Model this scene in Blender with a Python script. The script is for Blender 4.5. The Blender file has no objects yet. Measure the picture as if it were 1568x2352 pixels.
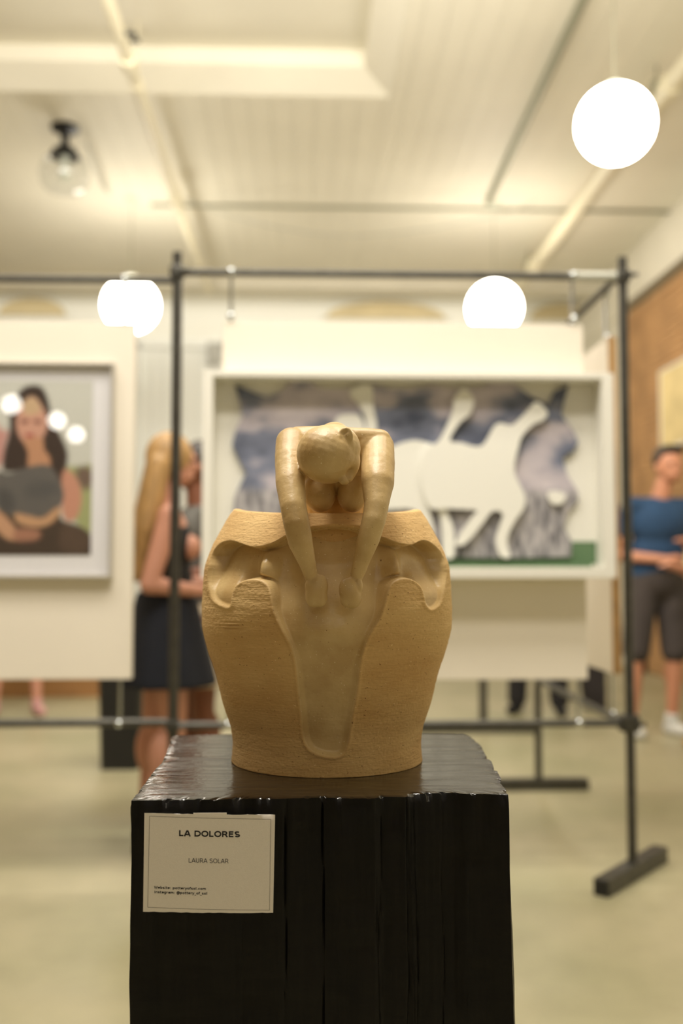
import bpy, bmesh, math, random
import numpy as np
from mathutils import Vector, Matrix, noise as mn
from math import pi, sin, cos, atan, atan2, sqrt, radians

# ---------------------------------------------------------------- camera, world, exposure
SC = bpy.context.scene
COL = SC.collection
F = 2287.0                       # focal length in px of the 1568x2352 frame (35 mm lens)
EYE = Vector((0, 0, 1.07))
YAW, PITCH = atan(84 / F), atan(134 / F)
fwd = Vector((sin(YAW) * cos(PITCH), cos(YAW) * cos(PITCH), sin(PITCH)))
rgt = Vector((cos(YAW), -sin(YAW), 0))
up = rgt.cross(fwd)
cd = bpy.data.cameras.new('camera'); cam = bpy.data.objects.new('camera', cd); COL.objects.link(cam)
cd.sensor_fit = 'VERTICAL'; cd.sensor_height = 36.0; cd.sensor_width = 24.0; cd.lens = 35.0
cam.matrix_world = Matrix(((rgt.x, up.x, -fwd.x, EYE.x), (rgt.y, up.y, -fwd.y, EYE.y), (rgt.z, up.z, -fwd.z, EYE.z), (0, 0, 0, 1)))
cd.clip_start = 0.05
cd.dof.use_dof = True; cd.dof.focus_distance = 1.12; cd.dof.aperture_fstop = 2.4
SC.camera = cam
w = bpy.data.worlds.new('world'); SC.world = w; w.use_nodes = True
w.node_tree.nodes['Background'].inputs[0].default_value = (1.0, 0.93, 0.8, 1)
w.node_tree.nodes['Background'].inputs[1].default_value = 0.3
SC.view_settings.view_transform = 'Standard'; SC.view_settings.look = 'None'
SC.view_settings.gamma = 1.0; SC.view_settings.use_curve_mapping = False
SC.view_settings.exposure = 0.0
GLOW = 22.0                      # radiance of the glass globes
GLOWC = (1.0, 0.93, 0.82)

def area(loc, sx, sy, tilt, power, name='overhead_fill'):   # unseen area lights added to brighten the room
    d = bpy.data.lights.new(name, 'AREA'); d.shape = 'RECTANGLE'; d.size = sx; d.size_y = sy; d.energy = power; d.color = (1.0, 0.945, 0.86)
    o = bpy.data.objects.new(name, d); COL.objects.link(o); o.location = loc; o.rotation_euler = (tilt, 0, 0); return o
area((-.3, 2.2, 4.50), 4.6, .9, radians(18), 168)  # added from above to brighten the panel fronts
area((-.8, 2.6, 3.2), 5.0, .8, radians(180 - 38), 42, 'ceiling_fill')  # added upward light that evens out the ceiling brightness
area((-.35, 1.0, 4.50), .9, .6, 0, 92, 'vessel_key_light')  # added key from above for the vessel and figure
area((-.3, -2.6, 4.50), 4.0, .9, radians(10), 8)  # weak added fill from behind the viewer
area((-.8, 12.38, 4.57), 7.0, .12, radians(12), 14, 'back_wall_fill')  # added behind the beam, out of sight, to brighten the far wall
area((-.6, 4.6, 3.95), 3.4, .4, radians(46), 150, 'rear_room_fill')   # added out of frame to brighten the far half of the room

def P(px, py, Y):                # point of the vertical plane y=Y
    d = fwd + rgt * ((px - 784) / F) + up * ((1176 - py) / F)
    return EYE + d * (Y / d.y)
def PZ(px, py, Z):               # point of the level plane z=Z
    d = fwd + rgt * ((px - 784) / F) + up * ((1176 - py) / F)
    return EYE + d * ((Z - EYE.z) / d.z)

# ---------------------------------------------------------------- helpers
def srgb(r, g, b):
    f = lambda c: c / 12.92 if c <= 0.04045 else ((c + 0.055) / 1.055) ** 2.4
    return (f(r / 255), f(g / 255), f(b / 255), 1)
MATS = {}
def mat(name, col, rough=0.6, metal=0.0, spec=0.5, nscale=None, namt=0.08, bump=0.0, bscale=40.0, emit=None, sheen=0, stretch=None):
    m = bpy.data.materials.new(name); m.use_nodes = True; nt = m.node_tree; N = nt.nodes; L = nt.links
    b = N['Principled BSDF']
    b.inputs['Base Color'].default_value = col; b.inputs['Roughness'].default_value = rough
    b.inputs['Metallic'].default_value = metal; b.inputs['Specular IOR Level'].default_value = spec
    if emit: b.inputs['Emission Color'].default_value = (*GLOWC, 1); b.inputs['Emission Strength'].default_value = emit
    tc = N.new('ShaderNodeTexCoord'); src = tc.outputs['Object']
    if stretch:
        mp = N.new('ShaderNodeMapping'); mp.inputs['Scale'].default_value = stretch; L.new(src, mp.inputs[0]); src = mp.outputs[0]
    if nscale:
        n = N.new('ShaderNodeTexNoise'); n.inputs['Scale'].default_value = nscale; n.inputs['Detail'].default_value = 5
        L.new(src, n.inputs['Vector'])
        r = N.new('ShaderNodeValToRGB'); e = r.color_ramp.elements
        e[0].position = 0.3; e[1].position = 0.7
        e[0].color = tuple(c * (1 - namt) for c in col[:3]) + (1,); e[1].color = tuple(min(1, c * (1 + namt)) for c in col[:3]) + (1,)
        L.new(n.outputs['Fac'], r.inputs[0]); L.new(r.outputs[0], b.inputs['Base Color'])
    if bump:
        n2 = N.new('ShaderNodeTexNoise'); n2.inputs['Scale'].default_value = bscale; n2.inputs['Detail'].default_value = 6
        L.new(src, n2.inputs['Vector'])
        bp = N.new('ShaderNodeBump'); bp.inputs['Strength'].default_value = bump; bp.inputs['Distance'].default_value = 0.01
        L.new(n2.outputs['Fac'], bp.inputs['Height']); L.new(bp.outputs[0], b.inputs['Normal'])
    MATS[name] = m
    return m
def link(o, parent=None):
    COL.objects.link(o)
    if parent is not None: o.parent = parent; o.matrix_parent_inverse = Matrix.Translation(parent.location).inverted() if False else parent.matrix_world.inverted()
    return o
def empty(name, loc=(0, 0, 0), rz=0.0):
    o = bpy.data.objects.new(name, None); COL.objects.link(o)
    o.location = loc; o.rotation_euler = (0, 0, rz); o.empty_display_size = 0.05
    o.matrix_world = Matrix.Translation(Vector(loc)) @ Matrix.Rotation(rz, 4, 'Z')
    return o
def tag(o, label=None, cat=None, group=None, kind=None):
    if label: o['label'] = label
    if cat: o['category'] = cat
    if group: o['group'] = group
    if kind: o['kind'] = kind
    return o

class MB:
    """collects shapes, becomes ONE mesh object"""
    def __init__(s): s.v = []; s.f = []; s.m = []
    def add(s, vs, fs, M=None, mi=0):
        k = len(s.v)
        s.v += [tuple(M @ Vector(v)) if M is not None else tuple(v) for v in vs]
        s.f += [tuple(i + k for i in f) for f in fs]; s.m += [mi] * len(fs); return s
    def box(s, a, b, M=None, bev=0.0, mi=0):
        (x0, y0, z0), (x1, y1, z1) = a, b
        if x0 > x1: x0, x1 = x1, x0
        if y0 > y1: y0, y1 = y1, y0
        if z0 > z1: z0, z1 = z1, z0
        if bev <= 0:
            vs = [(x0, y0, z0), (x1, y0, z0), (x1, y1, z0), (x0, y1, z0), (x0, y0, z1), (x1, y0, z1), (x1, y1, z1), (x0, y1, z1)]
            fs = [(0, 3, 2, 1), (4, 5, 6, 7), (0, 1, 5, 4), (1, 2, 6, 5), (2, 3, 7, 6), (3, 0, 4, 7)]
            return s.add(vs, fs, M, mi)
        bm = bmesh.new(); r = bmesh.ops.create_cube(bm, size=1)
        for v in bm.verts: v.co = Vector(((x0 + x1) / 2 + v.co.x * (x1 - x0), (y0 + y1) / 2 + v.co.y * (y1 - y0), (z0 + z1) / 2 + v.co.z * (z1 - z0)))
        bmesh.ops.bevel(bm, geom=bm.edges[:], offset=bev, segments=2, affect='EDGES', profile=0.5)
        bm.verts.index_update()
        s.add([v.co[:] for v in bm.verts], [tuple(v.index for v in f.verts) for f in bm.faces], M, mi); bm.free(); return s
    def loft(s, rings, caps=True, mi=0):
        k = len(s.v); n = len(rings[0])
        for r in rings: s.v += [tuple(p) for p in r]
        for j in range(len(rings) - 1):
            for i in range(n):
                a = k + j * n + i; b = k + j * n + (i + 1) % n
                s.f.append((a, b, b + n, a + n)); s.m.append(mi)
        if caps:
            s.f.append(tuple(k + i for i in reversed(range(n)))); s.m.append(mi)
            s.f.append(tuple(k + (len(rings) - 1) * n + i for i in range(n))); s.m.append(mi)
        return s
    def tube(s, pts, r, seg=12, mi=0):
        pts = [Vector(p) for p in pts]; rs = r if hasattr(r, '__len__') else [r] * len(pts); rings = []
        prev = None
        for i, p in enumerate(pts):
            t = (pts[min(i + 1, len(pts) - 1)] - pts[max(i - 1, 0)]).normalized()
            if prev is None:
                a = Vector((0, 0, 1)) if abs(t.z) < 0.9 else Vector((1, 0, 0)); u = t.cross(a).normalized()
            else: u = (prev - t * prev.dot(t)).normalized()
            prev = u; v = t.cross(u)
            rings.append([p + (u * cos(2 * pi * q / seg) + v * sin(2 * pi * q / seg)) * rs[i] for q in range(seg)])
        return s.loft(rings, True, mi)
    def cap(s, p0, r0, p1, r1, seg=18, k=6):
        p0, p1 = Vector(p0), Vector(p1); t = (p1 - p0).normalized()
        pts, rs = [], []
        for i in range(1, k + 1):
            a = -pi / 2 + (pi / 2) * i / k; pts.append(p0 + t * r0 * sin(a)); rs.append(r0 * cos(a))
        for i in range(0, k):
            a = (pi / 2) * i / k; pts.append(p1 + t * r1 * sin(a)); rs.append(r1 * cos(a))
        a = Vector((0, 0, 1)) if abs(t.z) < 0.9 else Vector((1, 0, 0)); u = t.cross(a).normalized(); v = t.cross(u)
        return s.loft([[p + (u * cos(2 * pi * q / seg) + v * sin(2 * pi * q / seg)) * r for q in range(seg)] for p, r in zip(pts, rs)])
    def ell(s, c, rad, M=None, seg=24, k=14):
        c = Vector(c); rings = []
        for i in range(1, k):
            a = -pi / 2 + pi * i / k
            ring = []
            for q in range(seg):
                v = Vector((rad[0] * cos(a) * cos(2 * pi * q / seg), rad[1] * cos(a) * sin(2 * pi * q / seg), rad[2] * sin(a)))
                ring.append(c + (M @ v if M is not None else v))
            rings.append(ring)
        return s.loft(rings)
    def prism(s, pts, y0, y1, mi=0):          # outline in x,z extruded along y
        n = len(pts); k = len(s.v)
        s.v += [(x, y0, z) for x, z in pts] + [(x, y1, z) for x, z in pts]
        s.f += [tuple(k + i for i in range(n)), tuple(k + n + i for i in reversed(range(n)))]; s.m += [mi, mi]
        for i in range(n):
            j = (i + 1) % n; s.f.append((k + j, k + i, k + n + i, k + n + j)); s.m.append(mi)
        return s
    def build(s, name, m, parent=None, smooth=False, fix=True):
        me = bpy.data.meshes.new(name); me.from_pydata(s.v, [], s.f)
        for x in (m if isinstance(m, (list, tuple)) else [m]): me.materials.append(x)
        if isinstance(m, (list, tuple)): me.polygons.foreach_set('material_index', s.m)
        if fix:
            bm = bmesh.new(); bm.from_mesh(me); bmesh.ops.recalc_face_normals(bm, faces=bm.faces[:]); bm.to_mesh(me); bm.free()
        if smooth:
            me.polygons.foreach_set('use_smooth', [True] * len(me.polygons))
            try: me.set_sharp_from_angle(angle=radians(smooth if smooth > 1 else 50))
            except Exception: pass
        me.update()
        o = bpy.data.objects.new(name, me); link(o, parent); return o

def fuse(mb, name, m, parent=None, voxel=0.01, smooth=6, post=None):
    """melt overlapping tapered limbs into ONE continuous skin"""
    me = bpy.data.meshes.new('tmp'); me.from_pydata(mb.v, [], mb.f)
    bm = bmesh.new(); bm.from_mesh(me); bmesh.ops.recalc_face_normals(bm, faces=bm.faces[:]); bm.to_mesh(me); bm.free()
    t = bpy.data.objects.new('tmp', me); COL.objects.link(t)
    r = t.modifiers.new('r', 'REMESH'); r.mode = 'VOXEL'; r.voxel_size = voxel; r.adaptivity = 0
    if smooth:
        q = t.modifiers.new('s', 'SMOOTH'); q.factor = 0.5; q.iterations = smooth
    dg = bpy.context.evaluated_depsgraph_get(); dg.update()
    nm = bpy.data.meshes.new_from_object(t.evaluated_get(dg)); nm.name = name
    bpy.data.objects.remove(t); bpy.data.meshes.remove(me)
    if post:
        n = len(nm.vertices); co = np.empty(n * 3); nm.vertices.foreach_get('co', co); no = np.empty(n * 3); nm.vertices.foreach_get('normal', no)
        co = post(co.reshape(-1, 3), no.reshape(-1, 3)); nm.vertices.foreach_set('co', co.ravel()); nm.update()
    nm.materials.clear(); nm.materials.append(m)
    nm.polygons.foreach_set('use_smooth', [True] * len(nm.polygons))
    o = bpy.data.objects.new(name, nm); link(o, parent); return o

def catmull(pts, n=8, closed=True):
    out = []; N = len(pts)
    for i in range(N if closed else N - 1):
        g = lambda k: np.array(pts[k % N] if closed else pts[max(0, min(N - 1, k))], float)
        p0, p1, p2, p3 = g(i - 1), g(i), g(i + 1), g(i + 2)
        for q in range(n):
            t = q / n
            out.append(0.5 * ((2 * p1) + (-p0 + p2) * t + (2 * p0 - 5 * p1 + 4 * p2 - p3) * t * t + (-p0 + 3 * p1 - 3 * p2 + p3) * t ** 3))
    if not closed: out.append(np.array(pts[-1], float))
    return np.array(out)
def sdf(poly, X, Y):              # signed distance, positive inside; numpy
    d = np.full(X.shape, 1e9); ins = np.zeros(X.shape, bool); n = len(poly)
    for i in range(n):
        ax, ay = poly[i]; bx, by = poly[(i + 1) % n]
        ex, ey = bx - ax, by - ay; L2 = ex * ex + ey * ey + 1e-12
        t = np.clip(((X - ax) * ex + (Y - ay) * ey) / L2, 0, 1)
        d = np.minimum(d, (X - ax - t * ex) ** 2 + (Y - ay - t * ey) ** 2)
        c = ((ay > Y) != (by > Y)) & (X < (bx - ax) * (Y - ay) / (by - ay + 1e-12) + ax)
        ins ^= c
    return np.sqrt(d) * np.where(ins, 1, -1)
def sst(a, b, x):
    t = np.clip((x - a) / (b - a), 0, 1); return t * t * (3 - 2 * t)

# ---------------------------------------------------------------- materials
M_ceil = mat('ceiling_paint', srgb(232, 227, 209), 0.6, nscale=1.2, namt=0.04)
M_plaster = mat('plaster', srgb(226, 221, 204), 0.8, nscale=2, namt=0.04)
M_back = mat('back_wall_paint', srgb(238, 238, 228), 0.7, nscale=1, namt=0.03)
M_door = mat('door_paint', srgb(240, 242, 236), 0.5)
M_rear = mat('dim_rear_wall_paint', srgb(142, 118, 88), 0.85, nscale=3)  # darkened on the unseen walls to cut light bouncing onto the front
M_tan = mat('tan_wall', srgb(205, 190, 150), 0.8, nscale=3)
M_panel = mat('panel_paint', srgb(236, 227, 210), 0.65, nscale=3, namt=0.02)
M_ply = mat('plywood_edge', srgb(190, 150, 100), 0.7, nscale=20, namt=0.15)
M_steel = mat('raw_steel', srgb(82, 80, 74), 0.42, metal=0.75, nscale=30, namt=0.2)
M_black = mat('black_plastic', srgb(22, 21, 19), 0.5)
M_blackm = mat('black_metal', srgb(16, 15, 13), 0.45, metal=0.3)
M_chrome = mat('zinc_plate', srgb(205, 210, 210), 0.2, metal=1.0)
M_cable = mat('cable', srgb(190, 190, 178), 0.5, metal=0.3)
M_pipe = mat('pipe_paint', srgb(232, 224, 196), 0.4)
M_cond = mat('conduit', srgb(150, 150, 128), 0.45, metal=0.4)
M_glow = mat('opal_glass_lit', (1, 1, 1, 1), 0.3, emit=GLOW)
M_canopy = mat('canopy_white', srgb(215, 218, 200), 0.4)
M_frwhite = mat('white_frame', srgb(236, 233, 222), 0.5)
M_frgrey = mat('brushed_frame', srgb(190, 184, 172), 0.4, metal=0.2)
M_matb = mat('mat_board', srgb(246, 240, 242), 0.8)
M_green = mat('green_baize', srgb(96, 124, 88), 0.8, nscale=60, namt=0.15)
M_horse = mat('white_cutout', srgb(240, 238, 228), 0.7)
M_wood = mat('brown_wood', srgb(150, 108, 62), 0.6, nscale=6, namt=0.2, stretch=(1, 6, 6))
M_paper = mat('paper', srgb(240, 232, 220), 0.85, bump=0.15, bscale=1500, nscale=300, namt=0.015)
M_ink = mat('ink', srgb(28, 24, 22), 0.7)
M_inkg = mat('border_ink', srgb(110, 98, 84), 0.7)

def glass_mat(name='clear_glass', tr=.90):
    m = bpy.data.materials.new(name); m.use_nodes = True; nt = m.node_tree; N = nt.nodes; L = nt.links
    N.remove(N['Principled BSDF']); out = N['Material Output']
    t = N.new('ShaderNodeBsdfTransparent'); t.inputs[0].default_value = (tr, tr + .01, tr + .01, 1)
    g = N.new('ShaderNodeBsdfGlossy'); g.inputs['Roughness'].default_value = 0.02
    fr = N.new('ShaderNodeLayerWeight'); fr.inputs[0].default_value = .5; pw = N.new('ShaderNodeMath'); pw.operation = 'POWER'; pw.inputs[1].default_value = 5
    ma = N.new('ShaderNodeMath'); ma.operation = 'MULTIPLY_ADD'; ma.inputs[1].default_value = .5; ma.inputs[2].default_value = .05
    mx = N.new('ShaderNodeMixShader'); L.new(fr.outputs['Facing'], pw.inputs[0]); L.new(pw.outputs[0], ma.inputs[0])
    L.new(ma.outputs[0], mx.inputs[0]); L.new(t.outputs[0], mx.inputs[1]); L.new(g.outputs[0], mx.inputs[2]); L.new(mx.outputs[0], out.inputs[0])
    return m
M_glass = glass_mat(); M_pane = glass_mat('picture_glass', .985)
def attr_mat(name, rough=0.8, nscale=None):
    m = bpy.data.materials.new(name); m.use_nodes = True; N = m.node_tree.nodes; L = m.node_tree.links
    a = N.new('ShaderNodeAttribute'); a.attribute_name = 'print'; b = N['Principled BSDF']
    L.new(a.outputs['Color'], b.inputs['Base Color']); b.inputs['Roughness'].default_value = rough
    return m
M_print = attr_mat('printed_picture')

def floor_mat():
    m = mat('concrete_floor', srgb(186, 178, 138), 0.42)
    N = m.node_tree.nodes; L = m.node_tree.links; b = N['Principled BSDF']; tc = N.new('ShaderNodeTexCoord')
    n = N.new('ShaderNodeTexNoise'); n.inputs['Scale'].default_value = 1.1; n.inputs['Detail'].default_value = 6
    r = N.new('ShaderNodeValToRGB'); e = r.color_ramp.elements; e[0].position = 0.35; e[1].position = 0.68
    e[0].color = srgb(156, 151, 116); e[1].color = srgb(182, 172, 140)
    L.new(tc.outputs['Object'], n.inputs['Vector']); L.new(n.outputs['Fac'], r.inputs[0])
    n2 = N.new('ShaderNodeTexNoise'); n2.inputs['Scale'].default_value = 9; n2.inputs['Detail'].default_value = 8
    mx = N.new('ShaderNodeMix'); mx.data_type = 'RGBA'; mx.blend_type = 'MULTIPLY'; mx.inputs[0].default_value = 0.25
    L.new(tc.outputs['Object'], n2.inputs['Vector']); L.new(r.outputs[0], mx.inputs['A']); L.new(n2.outputs['Fac'], mx.inputs['B'])
    L.new(mx.outputs['Result'], b.inputs['Base Color'])
    bp = N.new('ShaderNodeBump'); bp.inputs['Strength'].default_value = 0.08; L.new(n2.outputs['Fac'], bp.inputs['Height']); L.new(bp.outputs[0], b.inputs['Normal'])
    return m
M_floor = floor_mat()
def clay_mat(name, burn_only=False):
    m = bpy.data.materials.new(name); m.use_nodes = True; N = m.node_tree.nodes; L = m.node_tree.links; b = N['Principled BSDF']
    tc = N.new('ShaderNodeTexCoord'); o = tc.outputs['Object']
    def noise(scale, det=5, st=None):
        n = N.new('ShaderNodeTexNoise'); n.inputs['Scale'].default_value = scale; n.inputs['Detail'].default_value = det
        if st:
            mp = N.new('ShaderNodeMapping'); mp.inputs['Scale'].default_value = st; L.new(o, mp.inputs[0]); L.new(mp.outputs[0], n.inputs['Vector'])
        else: L.new(o, n.inputs['Vector'])
        return n.outputs['Fac']
    def ramp(f, p0, c0, p1, c1):
        r = N.new('ShaderNodeValToRGB'); e = r.color_ramp.elements; e[0].position = p0; e[1].position = p1; e[0].color = c0; e[1].color = c1
        L.new(f, r.inputs[0]); return r.outputs[0]
    def mix(f, a, c, mode='MIX'):
        x = N.new('ShaderNodeMix'); x.data_type = 'RGBA'; x.blend_type = mode
        if isinstance(f, float): x.inputs[0].default_value = f
        else: L.new(f, x.inputs[0])
        for s_, v in (('A', a), ('B', c)):
            if isinstance(v, tuple): x.inputs[s_].default_value = v
            else: L.new(v, x.inputs[s_])
        return x.outputs['Result']
    W = (1, 1, 1, 1)
    # burnished clay: mottled
    s1 = ramp(noise(22, 4), 0.35, srgb(190, 157, 103), 0.68, srgb(216, 187, 133))
    s1 = mix(ramp(noise(420, 2), 0.70, (0, 0, 0, 1), 0.76, W), s1, srgb(238, 222, 182))
    s1 = mix(ramp(noise(300, 3), 0.24, W, 0.29, (0, 0, 0, 1)), s1, srgb(120, 84, 44))
    # raw clay: throwing lines, pits
    s2 = ramp(noise(9, 4, (1, 1, 2)), 0.32, srgb(206, 165, 105), 0.7, srgb(226, 191, 131))
    s2 = mix(ramp(noise(55, 6, (1, 1, 9)), 0.3, (0.80, 0.78, 0.74, 1), 0.6, W), (0, 0, 0, 1), s2) if False else mix(0.35, s2, ramp(noise(55, 6, (1, 1, 9)), 0.3, (0.80, 0.76, 0.70, 1), 0.6, W), 'MULTIPLY')
    s2 = mix(ramp(noise(260, 3, (1, 1, 1.6)), 0.27, W, 0.33, (0, 0, 0, 1)), s2, srgb(128, 88, 46))
    s2 = mix(ramp(noise(360, 2), 0.70, (0, 0, 0, 1), 0.75, W), s2, srgb(240, 214, 160))
    a = N.new('ShaderNodeAttribute'); a.attribute_name = 'burnish'
    if burn_only:
        L.new(s1, b.inputs['Base Color']); b.inputs['Roughness'].default_value = 0.42
    else:
        L.new(mix(a.outputs['Fac'], s2, s1), b.inputs['Base Color'])
        mr = N.new('ShaderNodeMapRange'); mr.inputs['To Min'].default_value = 0.85; mr.inputs['To Max'].default_value = 0.27
        L.new(a.outputs['Fac'], mr.inputs['Value']); L.new(mr.outputs[0], b.inputs['Roughness'])
    bp = N.new('ShaderNodeBump'); bp.inputs['Distance'].default_value = 0.0022
    if burn_only:
        bp.inputs['Strength'].default_value = 0.22; L.new(noise(160, 4), bp.inputs['Height'])
    else:
        ad = N.new('ShaderNodeMath'); ad.operation = 'ADD'; L.new(noise(230, 5, (1, 1, 1.8)), ad.inputs[0]); L.new(noise(70, 4, (1, 1, 10)), ad.inputs[1])
        mr2 = N.new('ShaderNodeMapRange'); mr2.inputs['To Min'].default_value = 0.38; mr2.inputs['To Max'].default_value = 0.08
        L.new(a.outputs['Fac'], mr2.inputs['Value']); L.new(mr2.outputs[0], bp.inputs['Strength']); L.new(ad.outputs[0], bp.inputs['Height'])
    L.new(bp.outputs[0], b.inputs['Normal'])
    return m
M_pot = clay_mat('stoneware'); M_fig = clay_mat('burnished_clay', True)
def timber_mat(side=False):
    m = bpy.data.materials.new('black_timber_side' if side else 'black_timber'); m.use_nodes = True; N = m.node_tree.nodes; L = m.node_tree.links; b = N['Principled BSDF']
    tc = N.new('ShaderNodeTexCoord'); mp = N.new('ShaderNodeMapping'); mp.inputs['Scale'].default_value = (1, 1, 0.12); L.new(tc.outputs['Object'], mp.inputs[0])
    n = N.new('ShaderNodeTexNoise'); n.inputs['Scale'].default_value = 60; n.inputs['Detail'].default_value = 8; L.new(mp.outputs[0], n.inputs['Vector'])
    r = N.new('ShaderNodeValToRGB'); e = r.color_ramp.elements; e[0].position = 0.3; e[1].position = 0.7; e[0].color = srgb(9, 7, 5); e[1].color = srgb(24, 20, 16)
    L.new(n.outputs['Fac'], r.inputs[0])
    n2 = N.new('ShaderNodeTexNoise'); n2.inputs['Scale'].default_value = 26; n2.inputs['Detail'].default_value = 3; L.new(mp.outputs[0], n2.inputs['Vector'])
    r2 = N.new('ShaderNodeValToRGB'); e = r2.color_ramp.elements; e[0].position = 0.765; e[1].position = 0.79; e[0].color = (0, 0, 0, 1); e[1].color = (1, 1, 1, 1)
    L.new(n2.outputs['Fac'], r2.inputs[0])
    mx = N.new('ShaderNodeMix'); mx.data_type = 'RGBA'; L.new(r2.outputs[0], mx.inputs[0]); L.new(r.outputs[0], mx.inputs['A']); mx.inputs['B'].default_value = srgb(150, 98, 48)
    L.new(mx.outputs['Result'], b.inputs['Base Color'])
    # streaky gloss paint
    mp3 = N.new('ShaderNodeMapping'); mp3.inputs['Scale'].default_value = (0.25, 1.6, 1); L.new(tc.outputs['Object'], mp3.inputs[0])
    n3 = N.new('ShaderNodeTexNoise'); n3.inputs['Scale'].default_value = 40; n3.inputs['Detail'].default_value = 8; L.new(mp3.outputs[0], n3.inputs['Vector'])
    mr = N.new('ShaderNodeMapRange'); mr.inputs['From Min'].default_value = 0.3; mr.inputs['From Max'].default_value = 0.7
    mr.inputs['To Min'].default_value = 0.10; mr.inputs['To Max'].default_value = 0.30; b.inputs['Specular IOR Level'].default_value = 0.8
    L.new(n3.outputs['Fac'], mr.inputs['Value']); L.new(mr.outputs[0], b.inputs['Roughness'])
    if side:
        mr.inputs['To Min'].default_value = .32; mr.inputs['To Max'].default_value = .6; b.inputs['Specular IOR Level'].default_value = .25
        e = r.color_ramp.elements; e[0].color = srgb(5, 4, 3); e[1].color = srgb(17, 14, 11)
    ad = N.new('ShaderNodeMath'); ad.operation = 'ADD'; L.new(n3.outputs['Fac'], ad.inputs[0]); L.new(n.outputs['Fac'], ad.inputs[1])
    bp = N.new('ShaderNodeBump'); bp.inputs['Strength'].default_value = 0.5 if side else 0.13; bp.inputs['Distance'].default_value = 0.004
    L.new(ad.outputs[0], bp.inputs['Height']); L.new(bp.outputs[0], b.inputs['Normal'])
    return m
M_timber = timber_mat(); M_tside = timber_mat(True)
def brick_mat():
    m = mat('brick_clay', srgb(186, 144, 98), 0.85, nscale=4, namt=0.2, bump=0.3, bscale=60); return m
M_brick = brick_mat(); M_mortar = mat('mortar', srgb(176, 146, 106), 0.9)
def collage_mat():
    m = bpy.data.materials.new('cloud_collage'); m.use_nodes = True; N = m.node_tree.nodes; L = m.node_tree.links; b = N['Principled BSDF']
    tc = N.new('ShaderNodeTexCoord'); sp = N.new('ShaderNodeSeparateXYZ'); L.new(tc.outputs['Object'], sp.inputs[0])
    def nz(sc, st, det=3):
        mp = N.new('ShaderNodeMapping'); mp.inputs['Scale'].default_value = st; L.new(tc.outputs['Object'], mp.inputs[0])
        n = N.new('ShaderNodeTexNoise'); n.inputs['Scale'].default_value = sc; n.inputs['Detail'].default_value = det; L.new(mp.outputs[0], n.inputs['Vector']); return n.outputs['Fac']
    def rp(f, els):
        r = N.new('ShaderNodeValToRGB'); c = r.color_ramp
        while len(c.elements) < len(els): c.elements.new(0.5)
        for e, (p, col) in zip(c.elements, els): e.position = p; e.color = col
        L.new(f, r.inputs[0]); return r.outputs[0]
    sky = rp(nz(5, (1, 1, 1.7)), [(0.30, srgb(72, 78, 96)), (0.44, srgb(122, 127, 146)), (0.54, srgb(186, 178, 186)), (0.72, srgb(214, 204, 208))])
    land = rp(nz(34, (1.6, 1, 0.5), 6), [(0.34, srgb(105, 103, 106)), (0.5, srgb(158, 154, 156)), (0.7, srgb(196, 190, 190))])
    k = rp(sp.outputs['Z'], [(0.0, (0, 0, 0, 1)), (1.0, (1, 1, 1, 1))])
    mr = N.new('ShaderNodeMapRange'); mr.inputs['From Min'].default_value = 1.335; mr.inputs['From Max'].default_value = 1.365; L.new(sp.outputs['Z'], mr.inputs['Value'])
    mx = N.new('ShaderNodeMix'); mx.data_type = 'RGBA'; L.new(mr.outputs[0], mx.inputs[0]); L.new(land, mx.inputs['A']); L.new(sky, mx.inputs['B'])
    L.new(mx.outputs['Result'], b.inputs['Base Color']); b.inputs['Roughness'].default_value = 0.7
    return m
M_collage = collage_mat()

# ---------------------------------------------------------------- room
KS = 1.29
XL, XR, YB, YF, ZC = -5.2, 3.62, -9.0, 12.8, 4.62
HX, HY = 0.636, 7.275                       # far right corner of the raised skylight tray
tag(MB().box((XL - .1, YB - .1, -.1), (XR + .1, YF + .1, 0)).build('floor', M_floor), kind='structure')
ceil = MB()
ceil.box((XL, YB, ZC + .42), (XR, YF, ZC + .46))
# tray: chamfer, upstand, soffit
x0, y0 = XL + .2, 3.0; k, h1, h2 = 0.205, 0.13, 0.25
ring = lambda d, z: [(x0 + d, y0 + d, z), (HX - d, y0 + d, z), (HX - d, HY - d, z), (x0 + d, HY - d, z)]
vs = ring(0, ZC) + ring(k, ZC + h1) + ring(k, ZC + h2)
fs = [(i + 4 * j, (i + 1) % 4 + 4 * j, (i + 1) % 4 + 4 * j + 4, i + 4 * j + 4) for j in (0, 1) for i in range(4)] + [(8, 9, 10, 11)]
ceil.add(vs, fs)
ceiling = tag(ceil.build('ceiling', M_ceil), kind='structure')
bw = 0.17; first = None; x = XL; rnd = random.Random(4)
def board(xa, xb, ya, yb):
    dz = rnd.uniform(-.001, .001)
    MB().box((xa + .0015, ya, ZC + dz), (xb - .0015, yb, ZC + .018)).build('board', M_ceil, ceiling)
while x < XR - .01:
    xb = min(x + bw, XR)
    if x < HX - .001:
        if xb > HX:
            board(x, HX, HY, YF); board(HX, xb, YB, YF)
        else: board(x, xb, HY, YF)
        if x < x0: board(x, min(xb, x0), YB, HY)
        elif True: board(x, min(xb, HX), YB, y0)
    else: board(x, xb, YB, YF)
    x = xb
MB().box((XL, y0, ZC + .019), (x0, YF, ZC + .03)).box((x0, HY, ZC + .019), (HX, YF, ZC + .03)).box((HX, YB, ZC + .019), (XR, YF, ZC + .03)).box((XL, YB, ZC + .019), (HX, y0, ZC + .03)).build('backing', M_ceil, ceiling)
tag(MB().box((XL - .1, YB - .1, 0), (XL, YF + .1, ZC + .45)).build('wall_left', M_rear), kind='structure')
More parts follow.
